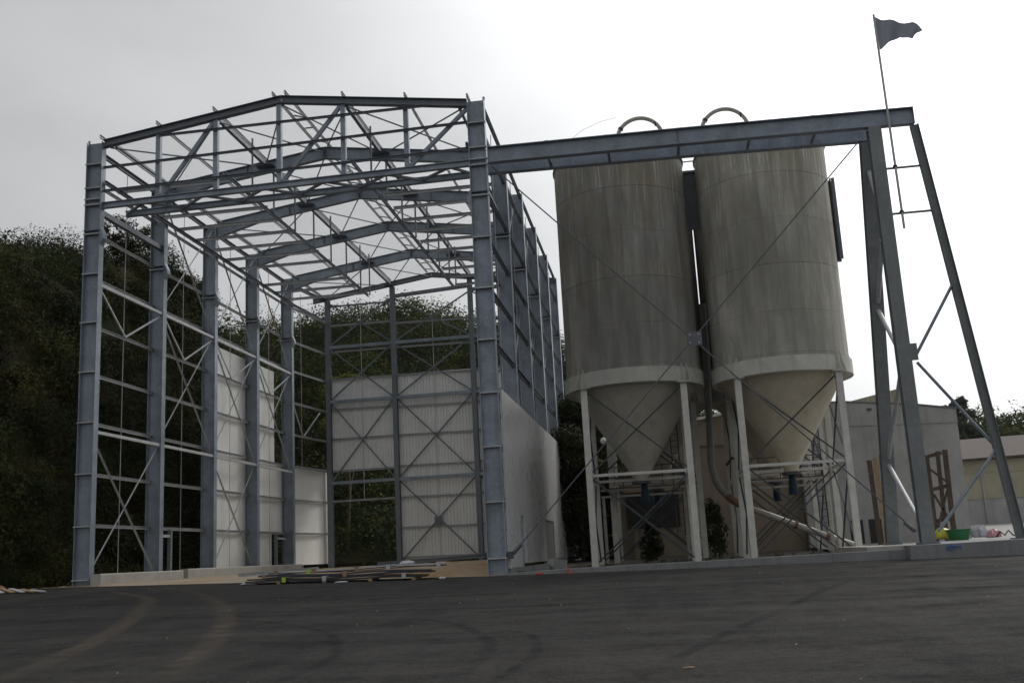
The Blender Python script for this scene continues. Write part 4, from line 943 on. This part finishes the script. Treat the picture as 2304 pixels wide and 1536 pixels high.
gb_ = leaves(gc, np.full((120, 3), .45), 220, (.04, .09), tints(120, DK))
o = leafmesh('bank_shrubs', [b1, gb_, mnd]); o['kind'] = 'stuff'; o['label'] = 'dense dark shrubs covering the steep bank left of the hall'; o['category'] = 'shrubs'
# rear hill
c = scatter(-60, 34, 30, 78, 2.2, lambda X, Y: TZ(X, Y) > 1.2 and X > -14-(Y-30)*.95 and X < 10+(Y-30)*.6 and (Y > 35 or X < 14))
c = np.array(c); r = rng.uniform(1.1, 2.5, len(c))[:, None]*np.array([[1, 1, 1.0]])
c[:, 2] += r[:, 2]*.5
b2 = leaves(c, r, 420, (.09, .20), tints(len(c), MD))
o = leafmesh('hill_wood', [b2]); o['kind'] = 'stuff'; o['label'] = 'wooded hill rising behind the rear gable of the hall'; o['category'] = 'woodland'
# right hill
c = scatter(20, 135, 62, 140, 4.0, lambda X, Y: TZ(X, Y) > 2.2 and X < 24+(Y)*.75)
c = np.array(c); r = rng.uniform(1.8, 3.4, len(c))[:, None]*np.array([[1, 1, .9]])
c[:, 2] += r[:, 2]*.4
b3 = leaves(c, r, 300, (.18, .36), tints(len(c), MD))
o = leafmesh('far_wood', [b3]); o['kind'] = 'stuff'; o['label'] = 'far wooded slope behind the warehouses on the right'; o['category'] = 'woodland'

def tree(name, x, y, z, h, cr, label, cat, pal, per=420, nclump=26, size=(.05, .11), trunk=.16, crown_lo=.35, group=None, sparse=1.0):
    t = thing(name, label, cat, (x, y, z), group)
    pts = [(x, y, z-.3)]; px, py = x, y
    for i in range(1, 6):
        px += random.uniform(-.12, .12)*h/8; py += random.uniform(-.1, .1)*h/8; pts.append((px, py, z+h*.8*i/5))
    MB().tube(pts, [trunk*(1-.8*i/5) for i in range(6)], 8).build('trunk', 'bark', t)
    cs, rs = [], []
    for i in range(nclump):
        a = random.uniform(0, 2*math.pi); u = random.random(); zz = crown_lo+(1-crown_lo)*u; w = math.sin(math.pi*min(1, .18+.82*(1-u)))**.6
        rad = cr*w*math.sqrt(random.random())
        cs.append((x+rad*math.cos(a), y+rad*math.sin(a), z+h*zz)); k = cr*random.uniform(.22, .42)*sparse; rs.append((k, k, k*.8))
        if i % 3 == 0:
            b = pts[2+i % 3]; MB().tube([b, ((b[0]+cs[-1][0])/2, (b[1]+cs[-1][1])/2, (b[2]+cs[-1][2])/2+.15), cs[-1]], [trunk*.4, trunk*.25, trunk*.1], 6).build('branch', 'bark', t)
    v, tt = leaves(cs, rs, per, size, tints(len(cs), pal)); leafmesh('crown', [(v-np.array([x, y, z]), tt)], t)
    return t
Y_ = [(.15, .16, .028), (.12, .14, .03)]
def tz(x, y): return TZ(x, y)
def put(name, x, y, h, cr, *a, **k): return tree(name, x, y, tz(x, y), h, cr, *a, **k)
put('tree', -8.3, 18.5, 2.6, 2.0, 'rounded leafy tree on the bank skyline between the first two left columns', 'tree', DK, per=150, nclump=34, size=(.05, .10), sparse=.65)
put('tree', -7.4, 26.5, 3.4, 1.4, 'sparse feathery tree on the bank skyline left of the third column', 'tree', DK, per=130, size=(.05, .11), sparse=.8)
put('tree', -6.9, 22.5, 2.9, 1.3, 'thin wispy tree on the bank seen between the second and third columns', 'tree', DK, per=120, size=(.05, .11), sparse=.8)
put('tree', -6.0, 30.5, 4.6, 1.6, 'small bushy tree on the bank left of the fourth column', 'tree', DK, per=200, size=(.05, .11))
put('tree', .3, 33.6, 12.0, 2.1, 'yellow-green tree close behind the rear left corner of the hall', 'tree', Y_, per=420, nclump=34, size=(.05, .11), crown_lo=.62)
put('tree', -4.0, 32.0, 7.5, 2.0, 'olive-green tree behind the hall between the last left columns', 'tree', DK, per=300, size=(.05, .11), crown_lo=.15)
put('tree', 60.5, 100, 11.5, 2.0, 'tall dark conifer-like tree on the right beyond the grey warehouse', 'tree', [(.075, .09, .06)], per=320, nclump=40, size=(.14, .3), trunk=.3, crown_lo=.15)  # crown tint greyed and lightened to paint in distance haze
for (x, y, h, cr, lab) in ((17.6, 22.5, 7.5, 2.2, 'dark tree filling the gap between the hall wall and the dark silo'), (18.3, 27.5, 10, 2.8, 'taller dark tree further back behind the hall corner and the silo')):
    tree('tree', x, y, .6, h, cr, lab, 'tree', DK, per=420, nclump=70, size=(.06, .14), crown_lo=.03)
def bush(x, y, z, r, lab):
    t = thing('bush', lab, 'bush', (x, y, z))
    MB().tube([(x, y, z-.1), (x+.05, y, z+r*.5), (x-.04, y, z+r)], [.06, .05, .02], 6).build('stem', 'bark', t)
    cs, rs = [], []
    for _ in range(34):
        u = random.random()**.8; a = random.uniform(0, 6.28); w = r*.62*(1-.75*u)*random.uniform(.3, 1.25)
        cs.append((x+w*math.cos(a), y+w*math.sin(a), z+.1+r*1.55*u)); k = r*random.uniform(.10, .26)*(1.15-.5*u); rs.append((k, k, k*random.uniform(.9, 1.8)))
    v, tt = leaves(cs, rs, 90, (.04, .10), tints(34, [(.022, .030, .012), (.03, .038, .014)])); leafmesh('foliage', [(v-np.array([x, y, z]), tt)], t)
wc = [(random.uniform(16.9, 29.6), random.uniform(-.2, 1.2), .42) for _ in range(90)]+[(random.uniform(18, 29.6), random.uniform(2, 12), .45) for _ in range(60)]+[(random.uniform(-.6, .0), random.uniform(-.5, 22), .85) for _ in range(60)]
wr = [(random.uniform(.05, .16),)*2+(random.uniform(.05, .14),) for _ in wc]
o = leafmesh('weeds', [leaves(wc, wr, 26, (.025, .06), tints(len(wc), [(.045, .06, .018), (.06, .065, .02)]))]); o['kind'] = 'stuff'; o['label'] = 'low weeds along the kerb and under the silos'; o['category'] = 'weeds'
bush(24.6, 14.5, .5, 1.6, 'dark bush growing on the ground between the two silo groups')
bush(21.6, 13.8, .5, 1.0, 'low dark bush under the dark front silo')

# ------------------------------------------------------------------ air
hz = MB().box((-130, -90, -2.6), (190, 190, 34)).build('haze', 'asphalt'); hz['kind'] = 'stuff'; hz['label'] = 'thin pale haze in the air'; hz['category'] = 'haze'
hm = bpy.data.materials.new('haze'); hm.use_nodes = True; hm.node_tree.nodes.clear()
pv = hm.node_tree.nodes.new('ShaderNodeVolumePrincipled'); ho = hm.node_tree.nodes.new('ShaderNodeOutputMaterial')
pv.inputs['Color'].default_value = (.93, .95, .97, 1); pv.inputs['Density'].default_value = .00008; pv.inputs['Anisotropy'].default_value = .2
hm.node_tree.links.new(pv.outputs[0], ho.inputs['Volume']); hz.data.materials.clear(); hz.data.materials.append(hm)
